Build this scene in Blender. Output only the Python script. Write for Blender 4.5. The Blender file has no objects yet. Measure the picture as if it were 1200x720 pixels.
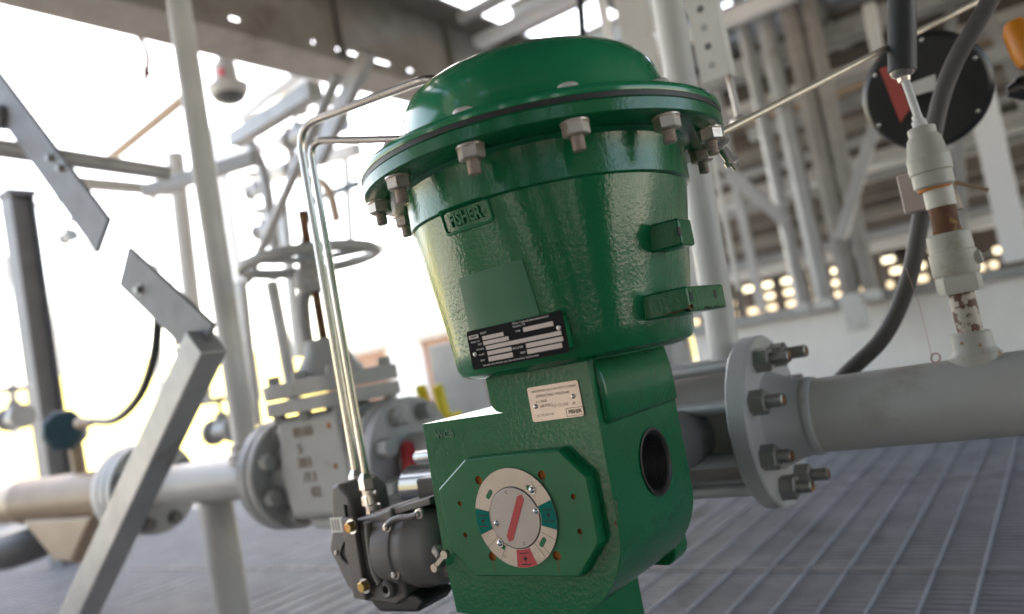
import bpy, bmesh, math, random
from mathutils import Vector, Matrix
random.seed(7)
PI = math.pi
scene = bpy.context.scene
COL = scene.collection

# ------------------------------------------------------------------ camera
CAM = Vector((0.52994575, -1.26087315, 0.16535403))
YAW, PITCH, ROLL, FPX = -0.61120918, 0.07144431, -0.18420352, 916.08
FW = Vector((math.sin(YAW)*math.cos(PITCH), math.cos(YAW)*math.cos(PITCH), math.sin(PITCH)))
R0 = Vector((math.cos(YAW), -math.sin(YAW), 0)); U0 = R0.cross(FW)
RT = math.cos(ROLL)*R0 + math.sin(ROLL)*U0
UP = -math.sin(ROLL)*R0 + math.cos(ROLL)*U0
cam = bpy.data.cameras.new('camera'); camo = bpy.data.objects.new('camera', cam)
COL.objects.link(camo); scene.camera = camo
m3 = Matrix((RT, UP, -FW)).transposed()
camo.matrix_world = Matrix.Translation(CAM) @ m3.to_4x4()
cam.sensor_width = 36; cam.lens = 36*FPX/1200
cam.clip_start = 0.02; cam.clip_end = 2000
cam.dof.use_dof = True; cam.dof.focus_distance = 0.90
cam.dof.aperture_fstop = cam.lens/1000/0.0125
cam.dof.aperture_blades = 7

def at(u, v, ax, val):
    """world point on the plane axis=val seen at photo pixel (u, v)"""
    w = FW + RT*(u-600)/FPX - UP*(v-360)/FPX
    t = (val-CAM[ax])/w[ax]
    return CAM + w*t

# ------------------------------------------------------------------ materials
def mat(name, col, rough=.5, metal=0, coat=0, bump=None, dirt=None, vary=.08, rust=None, coat_rough=.08, spec=.5, speck=None):
    """col linear rgb; bump=(scale, strength, distance); dirt=(colour, amount, scale); rust=(colour, threshold, scale)"""
    m = bpy.data.materials.new(name); m.use_nodes = True
    nt = m.node_tree; N = nt.nodes; L = nt.links
    b = N['Principled BSDF']
    b.inputs['Roughness'].default_value = rough
    b.inputs['Metallic'].default_value = metal
    b.inputs['Coat Weight'].default_value = coat
    b.inputs['Coat Roughness'].default_value = coat_rough
    b.inputs['Specular IOR Level'].default_value = spec
    tc = N.new('ShaderNodeTexCoord'); geo = N.new('ShaderNodeNewGeometry')
    vec = geo.outputs['Position']
    def noise(scale, detail=4, rough_=.55):
        n = N.new('ShaderNodeTexNoise'); n.inputs['Scale'].default_value = scale
        n.inputs['Detail'].default_value = detail; n.inputs['Roughness'].default_value = rough_
        L.new(vec, n.inputs['Vector']); return n
    def mix(fac, a, c):
        x = N.new('ShaderNodeMix'); x.data_type = 'RGBA'
        L.new(fac, x.inputs[0])
        if isinstance(a, tuple): x.inputs[6].default_value = (*a, 1)
        else: L.new(a, x.inputs[6])
        if isinstance(c, tuple): x.inputs[7].default_value = (*c, 1)
        else: L.new(c, x.inputs[7])
        return x.outputs[2]
    def ramp(src, lo, hi):
        r = N.new('ShaderNodeMapRange'); r.inputs[1].default_value = lo; r.inputs[2].default_value = hi
        L.new(src, r.inputs[0]); return r.outputs[0]
    c0 = tuple(x*(1-vary) for x in col); c1 = tuple(min(1, x*(1+vary)) for x in col)
    n1 = noise(9, 5)
    out = mix(ramp(n1.outputs['Fac'], .3, .7), c0, c1)
    if dirt:
        n2 = noise(dirt[2], 7, .65)
        f = ramp(n2.outputs['Fac'], .62-dirt[1]*.3, .72)
        out = mix(f, out, dirt[0])
    if rust:
        n3 = noise(rust[2], 6, .6)
        out = mix(ramp(n3.outputs['Fac'], rust[1], rust[1]+.05), out, rust[0])
    L.new(out, b.inputs['Base Color'])
    if speck:
        n6 = noise(speck[1], 5, .7)
        out = mix(ramp(n6.outputs['Fac'], speck[2], speck[2]+.06), out, speck[0]); L.new(out, b.inputs['Base Color'])
    n4 = noise(25, 3)
    rr = N.new('ShaderNodeMapRange'); rr.inputs[3].default_value = max(.02, rough*.8); rr.inputs[4].default_value = min(1, rough*1.25)
    L.new(n4.outputs['Fac'], rr.inputs[0]); L.new(rr.outputs[0], b.inputs['Roughness'])
    if bump:
        n5 = noise(bump[0], 3, .5)
        bp = N.new('ShaderNodeBump'); bp.inputs['Strength'].default_value = bump[1]; bp.inputs['Distance'].default_value = bump[2]
        L.new(n5.outputs['Fac'], bp.inputs['Height']); L.new(bp.outputs[0], b.inputs['Normal'])
        L.new(bp.outputs[0], b.inputs['Coat Normal'])
    return m

GREEN = (.0008, .125, .046)
M = {}
M['green'] = mat('green_cast_paint', GREEN, .22, coat=.4, bump=(230, .4, .0010), vary=.07, spec=.25, coat_rough=.12, speck=((.022, .16, .085), 95, .66))
M['green_smooth'] = mat('green_smooth_paint', (.0015, .19, .080), .16, coat=.3, bump=(45, .10, .001), vary=.06)
M['green_plate'] = mat('green_machined_paint', (.0010, .132, .050), .3, coat=.05, bump=(60, .12, .001), vary=.1, spec=.35, speck=((.012, .14, .07), 60, .66))
M['green_label'] = mat('green_pad_paint', (.008, .13, .06), .36, bump=(60, .1, .001), vary=.06)
M['grey'] = mat('grey_pipe_paint', (.47, .455, .425), .42, bump=(40, .08, .002), dirt=((.41, .375, .32), -.03, 5), vary=.07, speck=((.30, .22, .15), 85, .73))
M['grey_flange'] = mat('grey_flange_paint', (.42, .42, .415), .4, bump=(60, .14, .001), vary=.08, dirt=((.33, .30, .26), .0, 14), speck=((.28, .22, .16), 120, .72))
M['grey_cast'] = mat('grey_cast_paint', (.40, .395, .38), .5, bump=(90, .4, .003), vary=.07, dirt=((.27, .22, .16), .04, 8))
M['grey_dark'] = mat('dark_grey_steel', (.13, .13, .13), .45, metal=.2, vary=.1)
M['grey_steel'] = mat('galvanised_steel', (.38, .38, .375), .45, metal=.35, vary=.12, dirt=((.25, .22, .19), .1, 4))
M['bar'] = mat('bar_paint', (.185, .185, .19), .5, vary=.12, dirt=((.14, .125, .11), .06, 6), speck=((.12, .07, .04), 60, .73))
M['brown_steel'] = mat('brown_painted_steel', (.135, .112, .094), .55, vary=.2, dirt=((.07, .055, .045), .15, 5))
M['girder'] = mat('girder_paint', (.27, .25, .225), .55, vary=.15, dirt=((.18, .155, .13), .1, 3))
M['pale_steel'] = mat('pale_painted_steel', (.62, .61, .58), .5, vary=.06, dirt=((.42, .38, .32), .06, 5))
M['riser'] = mat('yellowed_grey_paint', (.43, .41, .35), .5, bump=(90, .3, .002), vary=.08, dirt=((.33, .28, .20), .08, 20), speck=((.24, .13, .06), 130, .7))
M['beige'] = mat('beige_pipe_paint', (.34, .245, .165), .45, vary=.06, dirt=((.35, .24, .15), .08, 5))
M['zinc'] = mat('zinc_nut', (.50, .44, .385), .38, metal=.75, vary=.15, dirt=((.30, .20, .13), .06, 60))
M['dull_nut'] = mat('dull_steel_nut', (.33, .32, .30), .42, metal=.7, vary=.15, rust=((.22, .09, .035), .66, 45))
M['rusty_thread'] = mat('rusty_thread', (.42, .345, .29), .5, metal=.5, vary=.25)
M['rust'] = mat('rust_orange', (.42, .15, .035), .8, vary=.4)
M['rust_dark'] = mat('rust_brown', (.13, .058, .03), .8, vary=.45, rust=((.30, .17, .07), .57, 45))
M['rust_run'] = mat('rust_run_on_green', (.035, .085, .025), .5, vary=.4)
M['stain_rust'] = mat('paint_flaking_to_rust', (.48, .42, .34), .6, rust=((.12, .048, .026), .49, 60), vary=.1)
M['steel_tube'] = mat('stainless_tube', (.62, .58, .53), .22, metal=1, vary=.05)
M['stainless'] = mat('stainless_fitting', (.55, .50, .46), .3, metal=.9, vary=.1)
M['stud'] = mat('galvanised_stud', (.46, .47, .47), .4, metal=.45, vary=.1)
M['chrome'] = mat('bright_plated_rod', (.62, .64, .64), .22, metal=1, vary=.05)
M['black_rubber'] = mat('black_rubber', (.018, .018, .018), .5, vary=.2)
M['black_gloss'] = mat('black_gloss', (.012, .012, .014), .16, coat=.6, vary=.1)
M['black_matt'] = mat('black_matt', (.02, .02, .021), .42, vary=.15)
M['hose'] = mat('grey_rubber_hose', (.075, .068, .062), .55, bump=(120, .2, .001), vary=.15)
M['gunmetal'] = mat('dark_grey_casting', (.13, .112, .104), .42, coat=.12, bump=(300, .12, .0006), vary=.1)
M['gunmetal_cover'] = mat('dark_grey_cover', (.16, .142, .134), .45, bump=(260, .1, .0006), vary=.08)
M['brass'] = mat('yellow_zinc_bolt', (.50, .33, .12), .35, metal=.8, rust=((.42, .15, .07), .58, 70), vary=.2)
M['rivet_glint'] = mat('pale_rivet_and_glint', (.72, .68, .63), .35, metal=.3, vary=.05)
M['sunlit_white'] = mat('sunlit_patch_white', (.78, .76, .70), .5, vary=.03)
M['white_and_sunlit'] = mat('white_and_sunlit', (.86, .86, .85), .5, vary=.02)  # true white, and sunlight painted onto background steel
M['tag_black'] = mat('black_tag', (.006, .006, .007), .6, vary=.1, spec=.12)
M['tag_silver'] = mat('tag_etched_field', (.40, .35, .33), .38, metal=.55, vary=.06)
M['plate_silver'] = mat('etched_steel_plate', (.52, .43, .38), .32, metal=.9, vary=.2, bump=(350, .15, .0005))
M['dial_grey'] = mat('satin_dial', (.42, .37, .335), .28, metal=.8, vary=.22, dirt=((.30, .25, .21), .12, 70), bump=(400, .1, .0004))  # mottling here also imitates uneven metallic reflections
M['dial_disc'] = mat('satin_dial_disc', (.38, .34, .315), .36, metal=.45, vary=.1, speck=((.25, .22, .2), 300, .66))
M['dial_red'] = mat('red_print', (.48, .04, .045), .5, vary=.06)
M['dial_teal'] = mat('teal_print', (.0, .15, .115), .7, vary=.05, spec=.08)
M['ink'] = mat('black_print', (.01, .01, .01), .5, vary=0)
M['brown_ink'] = mat('etched_ink', (.28, .2, .15), .5, vary=.1)
M['white_ink'] = mat('pale_print', (.5, .47, .45), .5, vary=.02)
M['red_tag'] = mat('red_tag', (.42, .07, .055), .5, vary=.08)
M['orange'] = mat('orange_plastic', (.60, .20, .01), .4, vary=.1)
M['yellow'] = mat('yellow_paint', (.75, .60, .03), .5, vary=.05)
M['red'] = mat('red_paint', (.6, .05, .06), .5, vary=.05)
M['teal'] = mat('teal_housing', (.015, .06, .08), .45, coat=.2, vary=.1)
M['wall_white'] = mat('pale_wall_paint', (.84, .815, .76), .6, vary=.04, dirt=((.47, .43, .37), .1, 2.5))
M['floor'] = mat('grating_steel', (.33, .335, .35), .5, metal=.3, vary=.18, dirt=((.16, .155, .15), .1, 3))
M['floor_rod'] = mat('grating_cross_rod', (.25, .265, .30), .6, metal=.0, vary=.1)
M['floor_band'] = mat('grating_band', (.15, .15, .155), .95, vary=.15, spec=.05)
M['under'] = mat('slab_under_grating', (.27, .275, .29), .8, vary=.2)
M['sand'] = mat('sandy_ground', (.56, .53, .48), .9, vary=.15)
M['brown_building'] = mat('pink_brown_wall', (.38, .24, .18), .8, vary=.08)

def hill_mat():
    m = mat('dry_grass_hill', (.42, .36, .07), .9, vary=.3, dirt=((.25, .22, .05), .2, .35))
    return m
M['hill'] = hill_mat()

# ------------------------------------------------------------------ mesh helpers
class MB:
    def __init__(s): s.bm = bmesh.new()
    def _frame(s, ax):
        z = Vector(ax).normalized()
        h = Vector((0, 0, 1)) if abs(z.z) < .9 else Vector((1, 0, 0))
        x = h.cross(z).normalized(); y = z.cross(x)
        return x, y, z
    def ring(s, c, x, y, r, n, ph=0):
        return [s.bm.verts.new(c + x*r*math.cos(ph+2*PI*i/n) + y*r*math.sin(ph+2*PI*i/n)) for i in range(n)]
    def skin(s, a, b):
        n = len(a)
        for i in range(n): s.bm.faces.new((a[i], a[(i+1) % n], b[(i+1) % n], b[i]))
    def cap(s, a, rev=False):
        s.bm.faces.new(list(reversed(a)) if rev else a)
    def lathe(s, o, ax, prof, n=48, closed=False, ph=0):
        """prof: list of (along axis, radius); capped at both ends"""
        o = Vector(o); x, y, z = s._frame(ax); prev = None; first = None
        for t, r in prof:
            rg = s.ring(o+z*t, x, y, max(r, 1e-5), n, ph)
            if prev: s.skin(prev, rg)
            else: first = rg
            prev = rg
        if closed: s.skin(prev, first)
        else: s.cap(first, True); s.cap(prev)
        return s
    def cyl(s, a, b, r, n=24, r2=None):
        a, b = Vector(a), Vector(b)
        return s.lathe(a, b-a, [(0, r), ((b-a).length, r if r2 is None else r2)], n)
    def hexa(s, c, ax, af, th, ch=.12, ph=0):
        r = af/math.sqrt(3); c = Vector(c); x, y, z = s._frame(ax); d = th*ch
        prev = None
        for t, k in ((0, 1), (th-d, 1), (th, .86)):
            rg = s.ring(c+z*t, x, y, r*k, 6, ph)
            if prev: s.skin(prev, rg)
            else: s.cap(rg, True)
            prev = rg
        s.cap(prev); return s
    def thread(s, a, ax, length, r, pitch=.0022, n=14):
        prof = []; t = 0
        while t < length-pitch*.6:
            prof += [(t, r*.9), (t+pitch*.5, r)]; t += pitch
        prof += [(length, r*.82)]
        return s.lathe(a, ax, prof, n)
    def box(s, lo, hi, R=None, c=None):
        lo, hi = Vector(lo), Vector(hi)
        P = [Vector((x, y, z)) for z in (lo.z, hi.z) for y in (lo.y, hi.y) for x in (lo.x, hi.x)]
        if R is not None:
            c = Vector(c) if c is not None else (lo+hi)/2
            P = [R @ (q-c) + c for q in P]
        v = [s.bm.verts.new(q) for q in P]
        for f in ((0, 2, 3, 1), (4, 5, 7, 6), (0, 1, 5, 4), (2, 6, 7, 3), (0, 4, 6, 2), (1, 3, 7, 5)):
            s.bm.faces.new([v[i] for i in f])
        return s
    def beam(s, a, b, w, h, up=(0, 0, 1)):
        """rectangular bar from a to b, width w (sideways) height h (towards up)"""
        a, b = Vector(a), Vector(b); d = (b-a).normalized()
        sd = d.cross(Vector(up)).normalized(); u = sd.cross(d).normalized()
        A = []; B = []
        for i, j in ((-1, -1), (1, -1), (1, 1), (-1, 1)):
            off = sd*w/2*i + u*h/2*j
            A.append(s.bm.verts.new(a+off)); B.append(s.bm.verts.new(b+off))
        s.skin(A, B); s.cap(A, True); s.cap(B); return s
    def prism(s, pts, y0, y1):
        """polygon of (x, z) extruded along y; pts anticlockwise seen from -y"""
        a = [s.bm.verts.new((x, y0, z)) for x, z in pts]; b = [s.bm.verts.new((x, y1, z)) for x, z in pts]
        s.skin(a, b); s.cap(a, True); s.cap(b); return s
    def tube(s, pts, r, n=14, rad=.03, seg=6):
        """tube through pts with rounded corners of radius rad"""
        pts = [Vector(p) for p in pts]; path = [pts[0]]
        for i in range(1, len(pts)-1):
            p = pts[i]; a = pts[i-1]-p; b = pts[i+1]-p
            k = min(rad, a.length*.48, b.length*.48)
            A = p+a.normalized()*k; B = p+b.normalized()*k
            for j in range(seg+1):
                t = j/seg; path.append((1-t)**2*A + 2*t*(1-t)*p + t*t*B)
        path.append(pts[-1])
        return s.sweep(path, r, n)
    def sweep(s, path, r, n=14):
        x = None; prev = None
        for i, p in enumerate(path):
            d = (path[min(i+1, len(path)-1)] - path[max(i-1, 0)]).normalized()
            if x is None: x, y, _ = s._frame(d)
            x = (x - d*x.dot(d)).normalized(); y = d.cross(x)
            rg = s.ring(p, x, y, r(i/(len(path)-1)) if callable(r) else r, n)
            if prev: s.skin(prev, rg)
            else: s.cap(rg, True)
            prev = rg
        s.cap(prev); return s
    def spline(s, pts, r, n=14, sub=8):
        P = [Vector(p) for p in pts]; P = [2*P[0]-P[1]] + P + [2*P[-1]-P[-2]]; path = []
        for i in range(1, len(P)-2):
            for j in range(sub):
                t = j/sub; a, b, c, d = P[i-1:i+3]
                path.append(.5*((2*b)+(-a+c)*t+(2*a-5*b+4*c-d)*t*t+(-a+3*b-3*c+d)*t**3))
        path.append(P[-2]); return s.sweep(path, r, n)
    def obj(s, name, material, parent=None, bevel=0, smooth=40, seg=2):
        bmesh.ops.recalc_face_normals(s.bm, faces=s.bm.faces)
        me = bpy.data.meshes.new(name); 
        if parent is not None: bmesh.ops.translate(s.bm, verts=s.bm.verts, vec=-base(parent))
        s.bm.to_mesh(me); s.bm.free()
        me.materials.append(M[material] if isinstance(material, str) else material)
        o = bpy.data.objects.new(name, me); COL.objects.link(o)
        if parent is not None: o.parent = parent
        if smooth:
            me.shade_smooth(); me.set_sharp_from_angle(angle=math.radians(smooth))
        if bevel:
            md = o.modifiers.new('bevel', 'BEVEL'); md.width = bevel; md.segments = seg; md.limit_method = 'ANGLE'
            md.angle_limit = math.radians(35); md.harden_normals = True
        return o

def base(o):
    v = Vector((0, 0, 0))
    while o is not None: v += o.location; o = o.parent
    return v
def tag(o, label=None, cat=None, group=None, kind=None):
    if label: o['label'] = label
    if cat: o['category'] = cat
    if group: o['group'] = group
    if kind: o['kind'] = kind
    return o
def thing(name, loc, label, cat, group=None):
    o = bpy.data.objects.new(name, None); o.location = loc; o.empty_display_size = .05
    COL.objects.link(o); return tag(o, label, cat, group)
def dup(src, off, parent=None):
    c = src.copy(); COL.objects.link(c); c.parent = parent if parent is not None else src.parent
    c.location = src.location + Vector(off)
    return c
def dup_tree(src, off):
    r = dup(src, off)
    for ch in src.children:
        c = ch.copy(); COL.objects.link(c); c.parent = r
        for g in ch.children:
            d = g.copy(); COL.objects.link(d); d.parent = c
    return r
def text_bm(txt, size, extrude, bold=.0, align='CENTER'):
    cu = bpy.data.curves.new('txt', 'FONT'); cu.body = txt; cu.size = size; cu.extrude = extrude; cu.offset = bold
    cu.align_x = align; cu.align_y = 'CENTER'; cu.resolution_u = 3
    o = bpy.data.objects.new('txt', cu); COL.objects.link(o)
    dg = bpy.context.evaluated_depsgraph_get(); dg.update()
    me = bpy.data.meshes.new_from_object(o.evaluated_get(dg))
    bpy.data.objects.remove(o); bpy.data.curves.remove(cu)
    mb = MB(); mb.bm.from_mesh(me); bpy.data.meshes.remove(me); return mb
def text_on(name, txt, size, mapf, material, parent, extrude=.0003, bold=0, sx=1, align='CENTER'):
    """mapf(u, v, h) -> world point; u right, v up, h outwards"""
    mb = text_bm(txt, size, extrude, bold, align)
    for v in mb.bm.verts: v.co = mapf(v.co.x*sx, v.co.y, v.co.z)
    return mb.obj(name, material, parent, smooth=0)
def boolean(o, cutter_mb):
    bmesh.ops.recalc_face_normals(cutter_mb.bm, faces=cutter_mb.bm.faces)
    me = bpy.data.meshes.new('cut'); bmesh.ops.translate(cutter_mb.bm, verts=cutter_mb.bm.verts, vec=-base(o.parent) if o.parent else Vector())
    cutter_mb.bm.to_mesh(me); c = bpy.data.objects.new('cut', me); COL.objects.link(c)
    c.parent = o.parent
    md = o.modifiers.new('cut', 'BOOLEAN'); md.object = c; md.operation = 'DIFFERENCE'; md.solver = 'EXACT'
    dg = bpy.context.evaluated_depsgraph_get(); dg.update()
    new = bpy.data.meshes.new_from_object(o.evaluated_get(dg))
    old = o.data; o.modifiers.clear(); o.data = new; new.name = old.name
    bpy.data.objects.remove(c); bpy.data.meshes.remove(me)
    new.shade_smooth(); new.set_sharp_from_angle(angle=math.radians(35))

def flatten(o, ang=20):
    o.data.shade_smooth(); o.data.set_sharp_from_angle(angle=math.radians(ang))
    md = o.modifiers.new('weighted', 'WEIGHTED_NORMAL'); md.keep_sharp = True; md.weight = 100; md.mode = 'FACE_AREA'

# ================================================================== THE ACTUATOR
XA, YA = .0453, -.452
act = thing('valve_actuator', (0, -.45, -.12), 'large glossy green actuator with domed top, bolted rim and round position dial', 'actuator')

# --- housing (gear box)
YF, YB = -.542, -.345
def arc(cx, cz, r, a0, a1, n=10):
    return [(cx+r*math.cos(math.radians(a0+(a1-a0)*i/n)), cz+r*math.sin(math.radians(a0+(a1-a0)*i/n))) for i in range(n+1)]
prof = [(-.139, .1125), (-.142, -.05), (-.137, -.118), (-.10, -.122), (.0, -.123)] + arc(.0065, -.021, .102, -90, 0, 14) + [(.1085, .08), (.1085, .168), (-.030, .168), (-.029, .142)] + arc(-.013, .1285, .016, 180, 270, 5)
mb = MB(); mb.prism(prof, YF, YB)
housing = mb.obj('housing', 'green', act, bevel=.0045, seg=3)
# port in the right side
PC = Vector((.1085, -.431, .0235))
cut = MB(); cut.lathe(PC+Vector((.02, 0, 0)), (-1, 0, 0), [(0, .0365), (.085, .0365)], 40)
# apply bevel first
dg = bpy.context.evaluated_depsgraph_get(); dg.update()
me2 = bpy.data.meshes.new_from_object(housing.evaluated_get(dg)); housing.modifiers.clear(); housing.data = me2
boolean(housing, cut); flatten(housing, 40)
mb = MB()
pr = [(.0015, .0395), (.002, .0365), (.0, .0335)]
for i in range(12): pr += [(-.002-.003*i, .0325), (-.0035-.003*i, .034)]
pr += [(-.06, .0325), (-.0605, .0005)]
x, y, z = mb._frame((1, 0, 0)); prev = None
for t, r in pr:
    rg = mb.ring(PC+z*t, x, y, r, 40)
    if prev: mb.skin(prev, rg)
    prev = rg
mb.obj('threaded_port', mat('dark_port_metal', (.05, .046, .043), .4, metal=.6, vary=.25), act)
# side overhang of neck and lower pedestal
mb = MB()
mb.prism([(.03, .083), (.1125, .083), (.116, .088), (.116, .125), (.1125, .150), (.104, .160), (.03, .160)], YF+.012, YB-.004)
mb.obj('neck', 'green', act, bevel=.006, seg=3)
mb = MB(); mb.box((-.11, -.50, -.30), (.004, -.335, -.119)); mb.obj('pedestal', 'green', act, bevel=.006)
# rear bracket ear
mb = MB()
mb.prism([(-.05, -.105), (.000, -.128)] + arc(.038, -.108, .023, -70, 10, 8) + [(.066, -.05), (.05, .06), (-.05, .06)], -.33, -.29)
mb.obj('mounting_bracket', 'green', act, bevel=.003)
mb = MB(); mb.prism([(-.10, -.09), (.02, -.09), (.06, -.03), (.06, .07), (-.10, .07)], -.344, -.331); mb.obj('back_flange', 'green', act, bevel=.002)

# --- cast cone (squircle loft)
LEV = [(.1535, .105, 3.0), (.1555, .117, 3.0), (.160, .1255, 3.0), (.168, .1295, 3.0), (.185, .1315, 2.95), (.22, .1365, 2.8), (.26, .1445, 2.6), (.30, .1530, 2.4), (.3365, .1615, 2.2), (.3385, .1672, 2.1), (.352, .1680, 2.06), (.372, .1688, 2.03), (.379, .171, 2.0), (.3845, .179, 2.0)]
def level(z):
    for (z0, w0, n0), (z1, w1, n1) in zip(LEV, LEV[1:]):
        if z0 <= z <= z1:
            t = (z-z0)/(z1-z0); return w0+(w1-w0)*t, n0+(n1-n0)*t
    return LEV[-1][1:] if z > LEV[-1][0] else LEV[0][1:]
def se(w, n, a):
    c, s_ = math.cos(a), math.sin(a)
    r = w/((abs(c)**n+abs(s_)**n)**(1/n)); return Vector((XA+r*c, YA+r*s_, 0))
def cone_y(x, z):
    w, n = level(z); dx = min(abs(x-XA)/w, .98)
    return YA - w*(1-dx**n)**(1/n)
def on_cone(u, v):
    y = -.60
    for _ in range(12):
        p = at(u, v, 1, y); y = cone_y(p.x, p.z)
    return at(u, v, 1, y)
mb = MB(); prev = None
zs = []
for (z0, *_), (z1, *_) in zip(LEV, LEV[1:]):
    k = max(1, int((z1-z0)/.012)); zs += [z0+(z1-z0)*i/k for i in range(k)]
zs.append(LEV[-1][0])
for zz in zs:
    w, n = level(zz); ring = []
    for i in range(96):
        q = se(w, n, 2*PI*i/96); q.z = zz; ring.append(mb.bm.verts.new(q))
    if prev: mb.skin(prev, ring)
    else: mb.cap(ring, True)
    prev = ring
mb.cap(prev)
cone = mb.obj('cone_casting', 'green', act, smooth=24)
# --- rim flanges, gasket, dome
O = Vector((XA, YA, 0))
RR = .2184
mb = MB(); mb.lathe(O+Vector((0, 0, .383)), (0, 0, 1), [(0, .15), (0, RR-.006), (.0025, RR-.001), (.014, RR-.0005), (.0165, RR-.003), (.0165, .12)], 128)
mb.obj('lower_rim', 'green', act, smooth=35)
mb = MB(); mb.lathe(O+Vector((0, 0, .3995)), (0, 0, 1), [(0, .12), (0, RR-.0022), (.0052, RR-.0018), (.0052, .12)], 128)
mb.obj('gasket', 'black_rubber', act, smooth=35)
mb = MB(); mb.lathe(O+Vector((0, 0, .4047)), (0, 0, 1),
    [(0, .12), (0, RR-.001), (.003, RR), (.0085, RR-.0012), (.010, RR-.004), (.0105, .175), (.012, .1665), (.018, .1625), (.040, .1618), (.058, .1602), (.072, .1562), (.084, .1482), (.093, .136), (.1005, .115), (.106, .085), (.1095, .045), (.1102, .001)], 128)
dome = mb.obj('dome_cover', 'green_smooth', act, smooth=60)
# twelve bolts: head above, nut and stub below
def bolt_at(ang):
    c = O + Vector((math.cos(ang)*.2015, math.sin(ang)*.2015, 0))
    mb = MB(); mb.lathe(c+Vector((0, 0, .4150)), (0, 0, 1), [(0, .0115), (.003, .0113), (.0052, .0095), (.0065, .005), (.0068, .0002)], 20); b = mb.obj('bolt_head', 'rivet_glint', act, smooth=60)  # pale matte colour stands in for the sky's glint on the heads
    mb = MB(); mb.lathe(c+Vector((0, 0, .383)), (0, 0, -1), [(0, .0145), (.0018, .0145)], 24)
    mb.hexa(c+Vector((0, 0, .3812)), (0, 0, -1), .0238, .0125, .12, ph=random.random()); mb.obj('nut', 'zinc', act, smooth=25)
    mb = MB(); mb.thread(c+Vector((0, 0, .369)), (0, 0, -1), .0135+.003*random.random(), .0068); mb.obj('bolt_stub', 'rusty_thread', act, smooth=60)
for k in range(12): bolt_at(math.radians(-168+30*k))
# --- FISHER logo badge cast into the cone
def badge_map(c, sz=1):
    def f(u, v, h):
        x = c.x+u; z = c.z+v; y = cone_y(x, z); return Vector((x, y-h, z))
    return f
lc = on_cone(545.5, 254.5); fm = badge_map(lc)
l0 = on_cone(517, 262); l1 = on_cone(574, 247); BW = (l1-l0).length/2; BH = .0135
def rrect(w, h, r, n=5):
    P = []
    for cx, cy, a in ((w-r, h-r, 0), (-w+r, h-r, 90), (-w+r, -h+r, 180), (w-r, -h+r, 270)):
        P += [(cx+r*math.cos(math.radians(a+90*i/n)), cy+r*math.sin(math.radians(a+90*i/n))) for i in range(n+1)]
    return P
def dens(P, k=4):
    out = []
    for a, b in zip(P, P[1:]+P[:1]):
        d = math.hypot(b[0]-a[0], b[1]-a[1]); m = max(1, int(d/.004))
        out += [(a[0]+(b[0]-a[0])*i/m, a[1]+(b[1]-a[1])*i/m) for i in range(m)]
    return out
mb = MB(); outp = dens(rrect(BW, BH, .006))
loops = []
for sc_, hh in ((0, -.001), (0, .0016), (.0010, .0022), (.0022, .0022), (.003, .0012), (.003, -.001)):
    loops.append([mb.bm.verts.new(fm(u*(BW-sc_)/BW, v*(BH-sc_)/BH, hh)) for u, v in outp])
for a, b in zip(loops, loops[1:]): mb.skin(a, b)
badge = mb.obj('logo_frame', 'green_plate', act, smooth=50)
text_on('logo_letters', 'FISHER', .0185, lambda u, v, h: fm(u, v, h+.0006), 'green_plate', act, extrude=.0020, bold=.0006, sx=.80)
# smooth pad above the nameplate
pp = [on_cone(*q) for q in ((538, 327), (612, 303), (640, 392), (556, 414))]
mb = MB(); G = []
for j in range(13):
    row = []
    for i in range(13):
        a = pp[0].lerp(pp[1], i/12); b = pp[3].lerp(pp[2], i/12); q = a.lerp(b, j/12)
        row.append(Vector((q.x, cone_y(q.x, q.z)-.0011, q.z)))
    G.append([mb.bm.verts.new(q) for q in row])
for j in range(12):
    for i in range(12): mb.bm.faces.new((G[j][i], G[j][i+1], G[j+1][i+1], G[j+1][i]))
edge = [G[0][i] for i in range(13)] + [G[j][12] for j in range(1, 13)] + [G[12][i] for i in range(11, -1, -1)] + [G[j][0] for j in range(11, 0, -1)]
low = [mb.bm.verts.new(v.co+Vector((0, .003, 0))) for v in edge]; mb.skin(edge, low)
mb.obj('smooth_pad', 'green_label', act, smooth=40)

# --- nameplate (black, flat on the front of the cone)
NP = [at(u, v, 1, -.5885) for u, v in ((545, 391), (657, 363), (670, 412), (558, 434))]
nx0 = (NP[0].x+NP[3].x)/2; nx1 = (NP[1].x+NP[2].x)/2; nz1 = (NP[0].z+NP[1].z)/2; nz0 = (NP[2].z+NP[3].z)/2
nw, nh = nx1-nx0, nz1-nz0; ncx, ncz = (nx0+nx1)/2, (nz0+nz1)/2
def plate(name, cx, cz, w, h, y, th, material, parent, r=.003):
    mb = MB(); mb.prism([(cx+u, cz+v) for u, v in rrect(w/2, h/2, r, 4)], y-th, y); return mb.obj(name, material, parent, smooth=30)
YN = -.5885
mb = MB(); mb.prism([(ncx+u, ncz+v) for u, v in rrect(nw/2-.003, nh/2-.003, .003, 4)], YN, -.575); mb.obj('nameplate_boss', 'green', act)
npl = plate('nameplate', ncx, ncz, nw, nh, YN-.0002, .0012, 'tag_black', act)
YL = YN-.0016
def fld(u0, v0, u1, v1, name='etched_field', m='tag_silver', y=YL, th=.0003):
    """fractions of the nameplate, v measured down from its top"""
    mb = MB(); mb.box((nx0+nw*u0, y-th, nz1-nh*v1), (nx0+nw*u1, y, nz1-nh*v0)); return mb.obj(name, m, npl, smooth=0)
def fix(o):
    return o
for a in ((.165, .20, .395, .30), (.165, .33, .44, .43), (.185, .46, .96, .56)[0:4], (.19, .60, .45, .70), (.19, .74, .45, .86), (.60, .20, .90, .31), (.60, .60, .965, .71), (.60, .745, .945, .86)):
    fld(*a)
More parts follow.
